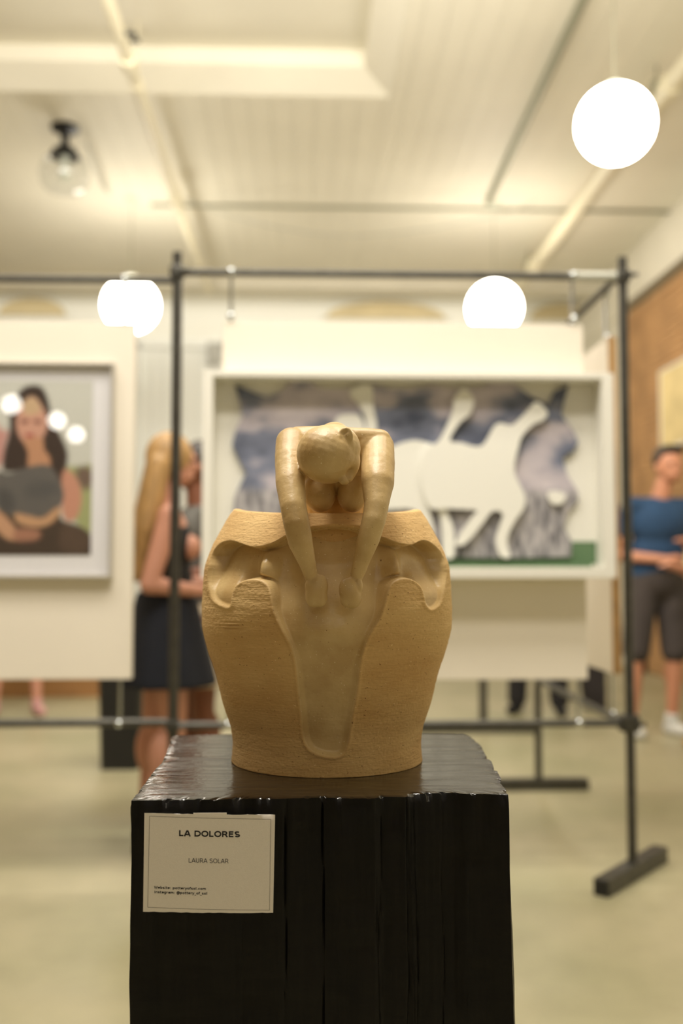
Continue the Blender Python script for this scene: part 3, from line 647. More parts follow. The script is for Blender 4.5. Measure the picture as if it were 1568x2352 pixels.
def person(label, loc, rz, H, skinm, arms, legs, garments, hairm, hair, shoes, female=False, lean=0.0, head_dx=0.0, name='person'):
    """local frame: faces -y; x to the person's left"""
    s = H / 1.75; t = empty(name, (0, 0, 0)); tag(t, label, 'person')
    V = lambda x, y, z: Vector((x * s, (y - lean * max(0, z - .9)) * s, z * s))
    hw = .155 if female else .185; hip = .10 if female else .09
    b = MB()
    b.ell(V(0, .0, .95), (.155 * s, .11 * s, .13 * s)); b.ell(V(0, 0, 1.12), (.125 * s if female else .145 * s, .095 * s, .17 * s)); b.ell(V(0, .01, 1.30), (hw * .92 * s, .105 * s, .16 * s))
    if female:
        for sx in (-1, 1): b.ell(V(sx * .07, -.085, 1.27), (.055 * s, .05 * s, .055 * s))
    b.cap(V(-hw, .01, 1.40), .05 * s, V(hw, .01, 1.40), .05 * s)
    b.cap(V(0, .015, 1.40), .062 * s, V(head_dx * .5, -.005, 1.54), .05 * s)
    hc = V(head_dx, -.02, 1.645)
    b.ell(hc, (.074 * s, .094 * s, .108 * s)); b.ell(hc + Vector((0, -.03, -.055)) * s, (.054 * s, .06 * s, .055 * s))
    b.ell(hc + Vector((0, -.098, -.02)) * s, (.011 * s, .018 * s, .022 * s)); b.ell(hc + Vector((0, -.093, .02)) * s, (.045 * s, .012 * s, .012 * s))
    b.ell(hc + Vector((0, -.088, -.062)) * s, (.022 * s, .012 * s, .009 * s))
    for sx in (-1, 1): b.ell(hc + Vector((sx * .076, .005, -.015)) * s, (.01 * s, .02 * s, .03 * s))
    AJ = []
    for sx, (el, wr_, hd_) in zip((-1, 1), arms):
        sh = V(sx * hw, .01, 1.40); el = V(*el); wr_ = V(*wr_)
        b.cap(sh, .050 * s, el, .038 * s); b.cap(el, .039 * s, wr_, .025 * s); hand(b, wr_, Vector(hd_), s, side=sx); AJ.append((sh, el, wr_))
    LJ = []
    for sx, (kn, an) in zip((-1, 1), legs):
        h_ = V(sx * hip, 0, .90); kn = V(*kn); an = V(*an)
        b.cap(h_, .085 * s, kn, .055 * s); b.cap(kn, .055 * s, an, .034 * s)
        cf = kn.lerp(an, .3) + Vector((0, .018 * s, 0)); b.ell(cf, (.052 * s, .055 * s, .11 * s)); LJ.append((h_, kn, an))
    parts = [fuse(b, 'body', skinm, t, .0075 * s, 5)]
    for nm, m_, fn, vox in garments:
        g = MB(); fn(g, V, s, AJ, LJ); parts.append(fuse(g, nm, m_, t, vox, 5))
    if hair: g = MB(); hair(g, hc, s); parts.append(fuse(g, 'hair', hairm, t, .009, 4))
    for sx in (-1, 1):
        parts.append(MB().ell(hc + Vector((sx * .030, -.080, .0)) * s, (.013 * s, .012 * s, .008 * s), seg=12, k=8).build('eye', M_black, t, smooth=True))
    for (h_, kn, an), (nm, m_, toe, heel) in zip(LJ, shoes):
        g = MB(); d = Vector((toe[0], toe[1], 0)).normalized()
        base = Vector((an.x, an.y, 0))
        if heel:
            g.cap(base + d * .10 * s + Vector((0, 0, .022)), .036 * s, base + d * .155 * s + Vector((0, 0, .018)), .022 * s)
            g.cap(an + Vector((0, 0, -.02)), .038 * s, base + d * .10 * s + Vector((0, 0, .028)), .030 * s)
            g.cap(an - d * .02 + Vector((0, 0, -.03)), .028 * s, base - d * .04 + Vector((0, 0, .012)), .014)
        else:
            g.cap(base - d * .03 * s + Vector((0, 0, .040)), .040 * s, base + d * .15 * s + Vector((0, 0, .036)), .036 * s); g.cap(base - d * .02 + Vector((0, 0, .045)), .042 * s, an + Vector((0, 0, .02)), .045 * s)
            g.box((base.x - .001, base.y - .001, .0), (base.x + .001, base.y + .001, .02))
        parts.append(fuse(g, nm, m_, t, .007, 3))
    t.location = loc; t.rotation_euler = (0, 0, rz)
    return t, parts
def g_top(sl=0.0, zb=.93, r=1.0, deep=True, crop=None):
    def fn(g, V, s, AJ, LJ):
        g.ell(V(0, 0, 1.30), (.178 * s * r, .122 * s, .165 * s)); g.ell(V(0, 0, 1.13), (.158 * s * r, .115 * s, .18 * s)); g.ell(V(0, 0, zb + .07), (.168 * s * r, .124 * s, .11 * s))
        for sh, el, wr_ in AJ:
            g.cap(sh * 1.0, .058 * s, sh.lerp(el, max(sl, .02)), .056 * s)
        g.cap(AJ[0][0], .056 * s, AJ[1][0], .056 * s)
    return fn
def g_dress(zb, flare):
    def fn(g, V, s, AJ, LJ):
        g.ell(V(0, .01, 1.29), (.155 * s, .118 * s, .13 * s)); g.ell(V(0, -.05, 1.27), (.12 * s, .08 * s, .07 * s)); g.ell(V(0, 0, 1.12), (.138 * s, .108 * s, .17 * s))
        rings = []
        for z, w_, d in ((1.12, .135, .105), (1.0, .165, .135), (.9, .185, .16), (.75, .20 + flare * .4, .18 + flare * .4), (zb, .20 + flare, .18 + flare)):
            rings.append([V(w_ * cos(a) * (1 + .03 * sin(7 * a)), d * sin(a), z) for a in np.linspace(0, 2 * pi, 36, endpoint=False)])
        g.loft(rings)
    return fn
def g_skirt(zt, zb, flare):
    def fn(g, V, s, AJ, LJ):
        rings = []
        for k_ in range(6):
            f = k_ / 5; z = zt + (zb - zt) * f; rings.append([V((.155 + flare * f) * cos(a) * (1 + .03 * sin(8 * a) * f), (.125 + flare * f) * sin(a), z) for a in np.linspace(0, 2 * pi, 36, endpoint=False)])
        g.loft(rings)
    return fn
def g_pants(frac, r0=.1, r1=.075, r2=.06, shorts=False):
    def fn(g, V, s, AJ, LJ):
        g.ell(V(0, 0, .96), (.175 * s, .135 * s, .15 * s))
        for h_, kn, an in LJ:
            g.cap(h_ + Vector((0, 0, .02)), r0 * s, kn if not shorts else h_.lerp(kn, frac), r1 * s)
            if not shorts: g.cap(kn, r1 * s, kn.lerp(an, frac), r2 * s)
    return fn
S1 = skin('skin_fair', (198, 142, 118)); S2 = skin('skin_brown', (122, 74, 50)); S3 = skin('skin_tan', (196, 136, 104))

# blonde woman behind the left post, facing right and slightly away
q = PZ(362, 1935, 0)
def hairA(g, hc, s):
    g.ell(hc + Vector((0, .015, .02)) * s, (.092 * s, .105 * s, .112 * s))
    for dx in (-.055, -.02, .02, .055):
        g.cap(hc + Vector((dx, .065, -.02)) * s, .05 * s, hc + Vector((dx * 1.5, .12, -.30)) * s, .052 * s); g.cap(hc + Vector((dx * 1.5, .12, -.30)) * s, .052 * s, hc + Vector((dx * 1.3, .15, -.50)) * s, .026 * s)
person('woman with long blonde hair, sleeveless black top and navy skirt, behind the left steel post', (P(382, 1400, 3.98).x, 3.98, 0), radians(106), 1.60, S1,
       [((-.19, .10, 1.11), (-.13, -.15, 1.08), (.1, -1, .15)), ((.20, .0, 1.10), (.14, -.24, 1.12), (-.3, -1, .3))],
       [((-.10, -.02, .50), (-.13, .09, .13)), ((.12, .03, .50), (.13, .06, .13))],
       [('black_top', fab('black_knit', (18, 17, 17)), lambda g, V, s, AJ, LJ: (g.ell(V(0, .01, 1.28), (.155 * s, .122 * s, .14 * s)), g.ell(V(0, 0, 1.12), (.142 * s, .112 * s, .17 * s)), g.ell(V(0, -.06, 1.27), (.12 * s, .08 * s, .07 * s)), g.cap(V(-.09, .01, 1.36), .05 * s, V(.09, .01, 1.36), .05 * s)), .009),
        ('navy_skirt', fab('navy_cloth', (18, 22, 34)), g_skirt(1.08, .68, .10), .010)],
       mat('blonde_hair', srgb(168, 132, 82), .5, nscale=30, namt=.3, stretch=(3, 3, .3)), hairA,
       [('shoe', M_black, (0, -1), True), ('shoe', M_black, (0, -1), True)], female=True)
# dark haired woman beyond her, facing left
def hairB(g, hc, s):
    g.ell(hc + Vector((0, .035, .03)) * s, (.088 * s, .085 * s, .105 * s)); g.ell(hc + Vector((0, .09, .06)) * s, (.05 * s, .05 * s, .05 * s))
person('dark haired woman in a grey top and pale skirt facing the blonde woman, half hidden', (P(450, 1400, 4.55).x, 4.55, 0), radians(-62), 1.64, S2,
       [((-.21, -.02, 1.12), (-.08, -.22, 1.14), (.3, -1, .1)), ((.21, -.02, 1.12), (.06, -.24, 1.12), (-.3, -1, .1))],
       [((-.10, -.02, .50), (-.10, .05, .08)), ((.10, .0, .50), (.10, .05, .08))],
       [('grey_top', fab('grey_jersey', (92, 90, 84)), g_top(.25), .010), ('pale_skirt', fab('pale_linen', (214, 196, 168)), g_skirt(1.02, .60, .10), .010)],
       mat('dark_hair', srgb(44, 34, 26), .5), hairB, [('shoe', fab('brown_shoe', (70, 46, 34)), (0, -1), False)] * 2, female=True)
# man in a blue polo
q = PZ(1495, 1688, 0)
def hairC(g, hc, s):
    g.ell(hc + Vector((0, .03, .035)) * s, (.084 * s, .085 * s, .095 * s)); g.ell(hc + Vector((.0, -.045, .092)) * s, (.072 * s, .05 * s, .032 * s))
person('dark haired man in a navy blue polo shirt and dark shorts by the brick wall', (P(1508, 1400, 6.45).x, 6.45, 0), radians(8), 1.86, S3,
       [((-.27, .02, 1.10), (-.03, -.19, 1.07), (1, -.35, .05)), ((.26, .0, 1.12), (.10, -.22, 1.16), (-1, -.3, .35))],
       [((-.15, -.01, .50), (-.16, .03, .09)), ((.10, -.03, .50), (.10, .02, .09))],
       [('polo_shirt', fab('navy_polo', (36, 66, 98)), g_top(.52, r=1.08), .011),
        ('shorts', fab('charcoal_cotton', (66, 58, 54)), g_pants(.95, .105, .085, shorts=True), .011)],
       mat('man_hair', srgb(40, 32, 24), .5), hairC, [('trainer', fab('white_trainer', (210, 208, 200)), (-.15, -1), False), ('trainer', MATS['white_trainer'], (.3, -1), False)], head_dx=.04, lean=.12)
# person cut by the right edge
def hairD(g, hc, s):
    g.ell(hc + Vector((0, .03, .03)) * s, (.088 * s, .095 * s, .105 * s)); g.cap(hc + Vector((0, .07, -.02)) * s, .07 * s, hc + Vector((0, .09, -.18)) * s, .05 * s)
person('person in wide black trousers and beige jumper cut off by the right edge', (P(1652, 1400, 5.9).x, 5.9, 0), radians(-72), 1.66, S1,
       [((-.22, -.04, 1.12), (-.12, -.24, 1.15), (.2, -1, .2)), ((.22, .02, 1.12), (.14, -.18, 1.00), (-.2, -1, 0))],
       [((-.11, -.02, .50), (-.13, .0, .08)), ((.11, .02, .50), (.14, .06, .08))],
       [('jumper', fab('beige_wool', (204, 178, 132)), g_top(.85), .011), ('wide_trousers', fab('black_cloth', (26, 24, 24)), g_pants(.96, .11, .11, .13), .012)],
       mat('fair_hair', srgb(190, 160, 110), .5), hairD, [('shoe', fab('tan_suede', (190, 150, 90)), (0, -1), False)] * 2, female=True)
# people hidden behind the panels, only their legs show
def std(label, px, py, rz, H, sk, topc, trc, shc, female, hairm, hairf, pants=True):
    q = PZ(px, py, 0)
    g2 = ('trousers', fab('cloth_' + str(px), trc), g_pants(.93, .105, .085, .075), .012) if pants else ('skirt', fab('cloth_' + str(px), trc), g_skirt(1.03, .62, .06), .012)
    return person(label, (q.x, q.y + .05, 0), rz, H, sk, [((-.22, .0, 1.12), (-.2, -.1, .88), (0, -.2, -1)), ((.22, .0, 1.12), (.2, -.1, .88), (0, -.2, -1))],
           [((-.14, -.02, .50), (-.17, .03, .08)), ((.14, .0, .50), (.16, .02, .08))],
           [('top', fab('top_' + str(px), topc), g_top(.4), .011), g2], hairm, hairf, [('shoe', fab('shoe_' + str(px), shc), (-.2, -1), False), ('shoe', MATS['shoe_' + str(px)], (.25, -1), False)], female=female)
std('person in black trousers behind the horse panel, only lower legs showing', 1240, 1642, radians(-20), 1.68, S3, (60, 60, 66), (30, 27, 27), (24, 22, 22), False, MATS['dark_hair'], hairC)
std('bare legged person in pink shoes behind the portrait panel, only feet showing', 32, 1645, radians(15), 1.62, S1, (180, 150, 150), (120, 90, 100), (198, 150, 146), True, MATS['dark_hair'], hairB, pants=False)

# ---------------------------------------------------------------- timber plinth
ZT = 0.827
front = [(300, 1838), (360, 1837), (430, 1836), (500, 1836), (560, 1833), (640, 1834), (735, 1831), (800, 1833), (860, 1833), (880, 1829), (930, 1830), (955, 1823), (1000, 1821), (1040, 1820), (1070, 1823), (1110, 1823), (1168, 1825)]
right = [(1163, 1812), (1150, 1798), (1152, 1788), (1143, 1770), (1136, 1765), (1130, 1748), (1122, 1742), (1112, 1726), (1106, 1712), (1092, 1700), (1080, 1690), (1064, 1685)]
back = [(960, 1684), (850, 1684), (740, 1684), (640, 1684), (520, 1685), (405, 1688)]
left = [(392, 1692), (388, 1706), (384, 1718), (380, 1730), (370, 1752), (358, 1763), (346, 1778), (330, 1800), (318, 1815), (306, 1830)]
out = [PZ(x, y, ZT) for x, y in front + right + back + left]
pp = [Vector((p.x, p.y)) for p in out]; per = [0]
for i in range(len(pp)): per.append(per[-1] + (pp[(i + 1) % len(pp)] - pp[i]).length)
NP = 1100; samp = []
for i in range(NP):
    s_ = per[-1] * i / NP
    j = max(k_ for k_ in range(len(pp)) if per[k_] <= s_ + 1e-9)
    f = (s_ - per[j]) / (per[j + 1] - per[j]); samp.append(pp[j].lerp(pp[(j + 1) % len(pp)], f))
cen = Vector((sum(p.x for p in samp) / NP, sum(p.y for p in samp) / NP))
# square base outline the sides settle to
nrm = []
for i in range(NP):
    tg = samp[(i + 6) % NP] - samp[i - 6]; nrm.append(Vector((tg.y, -tg.x)).normalized())
cracks = [(.05, .4), (.12, .6), (.165, 1.2), (.205, 1.5), (.222, .5), (.27, .9), (.30, 1.1), (.315, .7), (.345, .8), (.372, 1.0), (.39, .6), (.52, 1), (.7, 1), (1.0, 1), (1.3, 1), (1.55, .8)]
def side(i, z):
    p = samp[i]; s_ = per[-1] * i / NP; dz = ZT - z
    g = mn.noise(Vector((s_ * 55, 3.1, dz * 3.0))) * .0016 + mn.noise(Vector((s_ * 160, 9, dz * 9))) * .0010 + mn.noise(Vector((s_ * 38, 8, dz * 24))) * .0010 + mn.noise(Vector((s_ * 14, 5, dz * 5))) * .0030
    for c, a_ in cracks:
        wob = c + .004 * mn.noise(Vector((c * 50, dz * 9, 0))); g -= (a_ if c < .36 else a_ * .5) * .0018 * math.exp(-((s_ - wob) / .0009) ** 2) * (0.4 + .6 * sst(0, .05, np.float64(.5 + mn.noise(Vector((c * 31, dz * 6, 2))))))
    g += -.0035 * max(0, mn.noise(Vector((s_ * 70, 1, dz * 26)))) * math.exp(-dz / .03) * 1.6
    g += (.004 if nrm[i].x > .6 else (-.0045 if nrm[i].x < -.6 else .001)) * min(1, dz / .2)                      # flares a little towards the floor
    q_ = p + nrm[i] * g
    return (q_.x, q_.y, z)
rings = []
for ins in (.03, .012, .005):
    q_ = [samp[i].lerp(cen, ins / .25) for i in range(NP)]
    rings.append([(q_[i].x, q_[i].y, ZT - (0 if ins > .008 else max(0, mn.noise(Vector((samp[i].x * 90, samp[i].y * 90, 0)))) * .0022)) for i in range(NP)])
edge = []
for i in range(NP):
    s_ = per[-1] * i / NP; chip = max(0, mn.noise(Vector((s_ * 120, 7, 0))) - .1) * .007 + max(0, mn.noise(Vector((s_ * 40, 2, 0))) - .25) * .010
    q_ = samp[i] - nrm[i] * (.0008 + chip * .5); edge.append((q_.x, q_.y, ZT - .0006 - chip))
rings.append(edge)
zz = ZT - .009; 
while zz > 0.0:
    rings.append([side(i, zz) for i in range(NP)]); zz -= .007 if zz > .5 else .03
rings.append([side(i, 0.0) for i in range(NP)])
pb = MB().loft(list(rings), True)
plinth = pb.build('plinth', [M_timber, M_tside], None, smooth=42)
mi_ = [0 if (p.normal.z > .5 and p.center.z > ZT - .02) else 1 for p in plinth.data.polygons]
plinth.data.polygons.foreach_set('material_index', mi_)
tag(plinth, 'rough black painted timber block plinth under the clay sculpture', 'plinth')

# ---------------------------------------------------------------- card
cardE = empty('title_card', (P(480, 1980, 1.06).x, 1.06, .7)); tag(cardE, 'white title card reading LA DOLORES stuck on the plinth front', 'card')
YC = min(min(v[1] for r in rings[4:34] for v in r[:NP // 3]) , 1.2)
YC = PZ(480, 1836, ZT).y - .0045
cw = catmull([(332, 1868), (631, 1872)], 1, False)
NXc, NZc = 24, 16
rndc = random.Random(5)
def cardpt(u, v, off=0.0):
    tl, tr, br, bl = (331.5, 1867.5), (631.5, 1871.5), (627, 2096), (328.5, 2093.5)
    px = (tl[0] * (1 - u) + tr[0] * u) * (1 - v) + (bl[0] * (1 - u) + br[0] * u) * v
    py = (tl[1] * (1 - u) + tr[1] * u) * (1 - v) + (bl[1] * (1 - u) + br[1] * u) * v
    py += 1.6 * sin(pi * u) * v + 2.0 * sin(pi * u) * (1 - v) * 0.4
    bow = .0016 * sin(pi * u) * (1 - .3 * v)
    p = P(px, py, YC); return Vector((p.x, p.y - off - bow * .4 - .0002, p.z))
g = MB(); vs = []; fs = []
for sgn in (0, 1):
    for j in range(NZc + 1):
        for i in range(NXc + 1):
            p = cardpt(i / NXc, j / NZc, .0 if sgn == 0 else -.0003)
            if j in (0, NZc): p.z += rndc.uniform(-.0003, .0003)
            vs.append(tuple(p))
n1 = (NXc + 1) * (NZc + 1)
for j in range(NZc):
    for i in range(NXc):
        a = j * (NXc + 1) + i; fs.append((a, a + NXc + 1, a + NXc + 2, a + 1)); a += n1; fs.append((a, a + 1, a + NXc + 2, a + NXc + 1))
bd = [i for i in range(NXc + 1)] + [(NXc + 1) * j + NXc for j in range(1, NZc + 1)] + [(NXc + 1) * NZc + i for i in range(NXc - 1, -1, -1)] + [(NXc + 1) * j for j in range(NZc - 1, 0, -1)]
for i in range(len(bd)): a, b_ = bd[i], bd[(i + 1) % len(bd)]; fs.append((a, b_, b_ + n1, a + n1))
g.add(vs, fs).build('paper', M_paper, cardE, smooth=True)
# torn white lip on the top edge
a0, a1 = cardpt(.375, 0), cardpt(.63, .0)
MB().box((a0.x, YC - .0008, a0.z - .001), (a1.x, YC - .0004, a0.z + .0012)).build('torn_edge', M_paper, cardE)
def line(u0, v0, u1, v1, w_=.00035):
    g = MB(); k_ = 24; pts = [cardpt(u0 + (u1 - u0) * i / k_, v0 + (v1 - v0) * i / k_, .00025) for i in range(k_ + 1)]
    d = Vector((0, 0, w_)) if abs(u1 - u0) > abs(v1 - v0) else Vector((w_, 0, 0))
    vs = [tuple(p - d) for p in pts] + [tuple(p + d) for p in pts]; fs = [(i, i + 1, i + k_ + 2, i + k_ + 1) for i in range(k_)]
    g.add(vs, fs); return g
lb = MB()
for q in ((.04, .030, .968, .045), (.968, .045, .972, .975), (.972, .975, .035, .955), (.035, .955, .04, .030)):
    l_ = line(*q, w_=.00017); lb.add(l_.v, l_.f)
lb.build('border_line', M_inkg, cardE)
def arc(cx, cy, rx, ry, a0, a1, n=14): return [(cx + rx * cos(radians(a0 + (a1 - a0) * i / n)), cy + ry * sin(radians(a0 + (a1 - a0) * i / n))) for i in range(n + 1)]
def glyph(ch, t):                      # (advance, strokes) on a 1 em grid: cap height .73, x-height .55, stroke centre lines
    h, x, o = .73 - t / 2, .55 - t / 2, t / 2; e = t * .45
    bowl = lambda: arc(.35, x / 2 + o / 2, .22, (x - o) / 2, 0, 360, 22)
    G = {
     'L': (.60, [[(.13, h + e), (.13, o), (.55, o)]]), 'A': (.74, [[(.05, 0), (.37 - t * .12, h + e)], [(.37 + t * .12, h + e), (.69, 0)], [(.16, .22), (.58, .22)]]),
     'D': (.80, [[(.13, o), (.13, h), (.32, h)] + arc(.34, (h + o) / 2, .36, (h - o) / 2, 88, -88, 18) + [(.13, o)]]),
     'O': (.83, [arc(.415, (h + o) / 2, .33, (h - o) / 2 + .01, 0, 360, 30)]),
     'R': (.74, [[(.13, 0), (.13, h), (.34, h)] + arc(.38, (h + .33) / 2, .19, (h - .33) / 2, 85, -85, 12) + [(.13, .33)], [(.40, .33)] + arc(.36, .17, .14, .16, 70, 20, 6) + [(.66, 0)]]),
     'E': (.66, [[(.58, h), (.13, h), (.13, o), (.59, o)], [(.13, .39), (.55, .39)]]),
     'S': (.68, [arc(.33, .545, .22, h - .545, 25, 200, 14) + arc(.34, .21, .24, .20 - o + .01, 110, -155, 20)]),
     'U': (.74, [[(.13, h + e), (.13, .27)] + arc(.37, .27, .24, .27 - o, 180, 360, 16) + [(.61, h + e)]]),
     'W': (1.05, [[(.05, h + e), (.28, 0), (.52, h), (.77, 0), (1.0, h + e)]]), 'I': (.37, [[(.185, 0), (.185, h + e)]]),
     'e': (.67, [[(.13, .28), (.57, .28)] + arc(.35, .275, .23, .275 - o, 5, 315, 22)]), 'b': (.70, [[(.13, 0), (.13, .76)], bowl()]),
     's': (.58, [arc(.28, .40, .17, x - .40, 25, 200, 10) + arc(.29, .16, .18, .16 - o, 100, -155, 14)]),
     'i': (.34, [[(.17, 0), (.17, .53)], [(.17, .66), (.17, .76)]]), 'l': (.34, [[(.17, 0), (.17, .76)]]),
     't': (.47, [[(.18, .70), (.18, .15)] + arc(.30, .16, .12, .16 - o, 180, 270, 6) + [(.42, o)], [(.04, .50), (.42, .50)]]),
     ':': (.40, [[(.2, 0), (.2, .13)], [(.2, .38), (.2, .51)]]), '.': (.38, [[(.19, 0), (.19, .14)]]),
     'p': (.70, [[(.13, -.2), (.13, .53)], bowl()]), 'o': (.68, [bowl()]), 'r': (.48, [[(.14, 0), (.14, .53)], arc(.36, .30, .22, x - .30, 180, 80, 8)]),
     'y': (.64, [[(.05, .54), (.33, .03)], [(.60, .54), (.30, -.06)] + arc(.2, -.06, .1, .1, -20, -90, 4) + [(.08, -.16)]]),
     'f': (.43, [[(.17, 0), (.17, .60)] + arc(.29, .60, .12, .11, 180, 95, 6) + [(.40, .71)], [(.04, .50), (.40, .50)]]),
     'c': (.59, [arc(.35, .275, .23, .275 - o, 50, 310, 18)]), 'n': (.70, [[(.13, 0), (.13, .53)], arc(.35, .30, .22, x - .30, 180, 0, 14) + [(.57, 0)]]),
     'm': (1.03, [[(.13, 0), (.13, .53)], arc(.32, .32, .19, x - .32, 180, 0, 12) + [(.51, 0)], arc(.70, .32, .19, x - .32, 180, 0, 12) + [(.89, 0)]]),
     'a': (.66, [arc(.34, .33, .21, x - .33, 150, 0, 10) + [(.55, 0)], [(.55, .30), (.3, .30)] + arc(.27, .17, .15, .17 - o, 90, 290, 12) + [(.53, .12)]]),
     'g': (.70, [bowl(), [(.57, .53), (.57, .02)] + arc(.35, .0, .22, .16, 0, -145, 12)]), '_': (.5, [[(0, -.2), (.5, -.2)]]), ' ': (.35, []),
     '@': (1.0, [arc(.5, .27, .17, .17, 0, 360, 18), [(.67, .44), (.67, .13)] + arc(.78, .2, .11, .09, 220, 330, 4) + arc(.5, .27, .40, .42, 0, 300, 26)])}
    return G[ch]
def text(s_, u0, v0, u1, bold, name, cap):
    """monoline grotesque lettering; cap = cap height as a share of the card height"""
    t = .17 if bold else .085; X0 = 0; strokes = []
    for ch in s_:
        adv, st = glyph(ch, t)
        for q in st: strokes.append([(X0 + a, b) for a, b in q])
        X0 += adv + (.02 if bold else 0)
    kx = (u1 - u0) / X0; ky = cap / .73
    W_ = (cardpt(1, .5) - cardpt(0, .5)).length; Hh = (cardpt(.5, 1) - cardpt(.5, 0)).length
    g = MB(); nn = 0
    for q in strokes:
        q = [Vector((u0 + a * kx) for _ in (0,)) if 0 else Vector(((u0 + a * kx) * W_, b * ky * Hh)) for a, b in q]; k_ = len(q); hw = t / 2 * ky * Hh * (1.0 if bold else 1.1)
        nn += 1; L_, R_ = [], []
        for i in range(k_):
            d0 = (q[i] - q[i - 1]).normalized() if i else (q[1] - q[0]).normalized(); d1 = (q[i + 1] - q[i]).normalized() if i < k_ - 1 else d0
            closed = (q[0] - q[-1]).length < 1e-7
            if closed and i in (0, k_ - 1): d0 = (q[-1] - q[-2]).normalized(); d1 = (q[1] - q[0]).normalized()
            n0 = Vector((-d0.y, d0.x)); n1 = Vector((-d1.y, d1.x)); m_ = (n0 + n1); m_ = m_.normalized() if m_.length > 1e-6 else n0
            w_ = hw / max(.45, m_.dot(n0)); L_.append(q[i] + m_ * w_); R_.append(q[i] - m_ * w_)
        def to(p):
            u = p.x / W_; return tuple(cardpt(u, v0 - p.y / Hh + (u - .5) * .012, .00022 + .000004 * (nn % 5)))
        g.add([to(p) for p in L_] + [to(p) for p in R_], [(i, i + 1, k_ + i + 1, k_ + i) for i in range(k_ - 1)])
    return g.build(name, M_ink, cardE, fix=False)
text('LA DOLORES', .265, .228, .738, True, 'title_lettering', .062)
text('LAURA SOLAR', .342, .493, .652, False, 'name_lettering', .045)
text('Website: potteryofsol.com', .083, .768, .482, True, 'contact_lettering', .026)
text('Instagram: @pottery_of_sol', .083, .815, .493, True, 'contact_lettering', .026)

# ---------------------------------------------------------------- clay sculpture
YCN = 1.304
cx0 = P(751, 1400, YCN).x
scul = empty('clay_sculpture', (cx0, YCN, ZT)); tag(scul, 'pale clay vessel with a bald female figure slumped over its rim', 'sculpture')
prof = [(1745, 216.5), (1730, 216), (1700, 215.5), (1660, 221), (1610, 236), (1560, 250), (1500, 270), (1440, 283.5), (1390, 287.5), (1350, 286), (1300, 279), (1250, 262), (1225, 250), (1195, 234), (1178, 222), (1172, 216)]
zpr = [P(751, y, YCN).z for y, _ in prof]; dk = F / YCN; rpr = [hw / dk * .992 for _, hw in prof]
zpr[0] = ZT + .0002
rimz = P(751, 1171, YCN).z
zpr[-1] = rimz
zs_s = np.linspace(zpr[0], rimz, 330)
ri = np.interp(zs_s, zpr, rpr)
for _ in range(14): ri[1:-1] = (ri[:-2] + ri[1:-1] * 2 + ri[2:]) / 4
NF, NB = 620, 120
th = np.concatenate([np.linspace(-pi, 0, NF, endpoint=False), np.linspace(0, pi, NB, endpoint=False)])   # front half faces -y
TH, ZZ = np.meshgrid(th, zs_s); RR = np.repeat(ri[:, None], len(th), 1)
fr_ = np.clip(-np.sin(TH), 0, 1)
# the rim dips towards the front
tz = (ZZ - ZT) / (rimz - ZT); ZZ = ZZ - .0128 * sst(.75, 1, tz) * fr_
X = cx0 + RR * np.cos(TH); Yv = YCN + RR * np.sin(TH)
def proj(X, Y, Z):
    dx, dy, dz = X - EYE.x, Y - EYE.y, Z - EYE.z
    dep = dx * fwd.x + dy * fwd.y + dz * fwd.z
    return 784 + F * (dx * rgt.x + dy * rgt.y + dz * rgt.z) / dep, 1176 - F * (dx * up.x + dy * up.y + dz * up.z) / dep
PX, PY = proj(X, Yv, ZZ)
rec = [(655, 1232), (622, 1249), (583, 1257), (552, 1248), (527, 1242), (502, 1252), (484, 1284), (477, 1330), (483, 1366), (502, 1386), (528, 1393), (532, 1372), (538, 1348), (560, 1333), (590, 1331), (612, 1342), (624, 1368), (631, 1405), (648, 1445), (668, 1484), (680, 1530), (686, 1590), (692, 1650), (697, 1695), (716, 1725), (757, 1738), (784, 1733), (798, 1708), (808, 1650), (819, 1585), (828, 1520), (845, 1465), (872, 1418), (886, 1372), (897, 1344), (918, 1330), (945, 1330), (966, 1345), (974, 1368), (977, 1388), (990, 1399), (1010, 1384), (1022, 1345), (1023, 1305), (1011, 1270), (988, 1247), (968, 1242), (943, 1252), (915, 1248), (882, 1236), (850, 1224), (822, 1214), (770, 1209), (708, 1214), (680, 1222)]
rp = catmull(rec, 5)
front_mask = fr_ > .02
S = np.full(PX.shape, -99.0); S[front_mask] = sdf(rp, PX[front_mask], PY[front_mask])
top = 1 - sst(1330, 1480, PY)
D = .0048 + .0165 * top
wid = 7 + 7 * sst(1380, 1600, PY)
lobe = sst(195, 225, np.abs(PX - 751))
D = D * (1 - .84 * lobe * sst(1290, 1375, PY)); D = D * (1 + .25 * sst(1150, 1230, PY) * (1 - sst(1230, 1300, PY)))
depth = D * np.where(S > -wid, sst(-.15, 1, S / wid), 0)
gs = lambda cx, cy, sx, sy, rot=0: np.exp(-((((PX - cx) * cos(rot) + (PY - cy) * sin(rot)) / sx) ** 2 + ((-(PX - cx) * sin(rot) + (PY - cy) * cos(rot)) / sy) ** 2))
msk = sst(0, 1, S / 14)
bumps = .0165 * gs(597, 1308, 19, 58, .10) + .0150 * gs(922, 1306, 18, 58, -.1) - .002 * gs(545, 1300, 26, 40) - .002 * gs(968, 1300, 26, 40)
bumps += -.0060 * gs(768, 1262, 58, 75) - .003 * gs(655, 1330, 24, 60, -.2) - .003 * gs(873, 1325, 22, 60, .2)
bumps += .004 * gs(768, 1440, 60, 60) + .0015 * gs(690, 1400, 20, 40, -.4) + .001 * gs(850, 1400, 20, 40, .4)
disp = -depth + bumps * msk
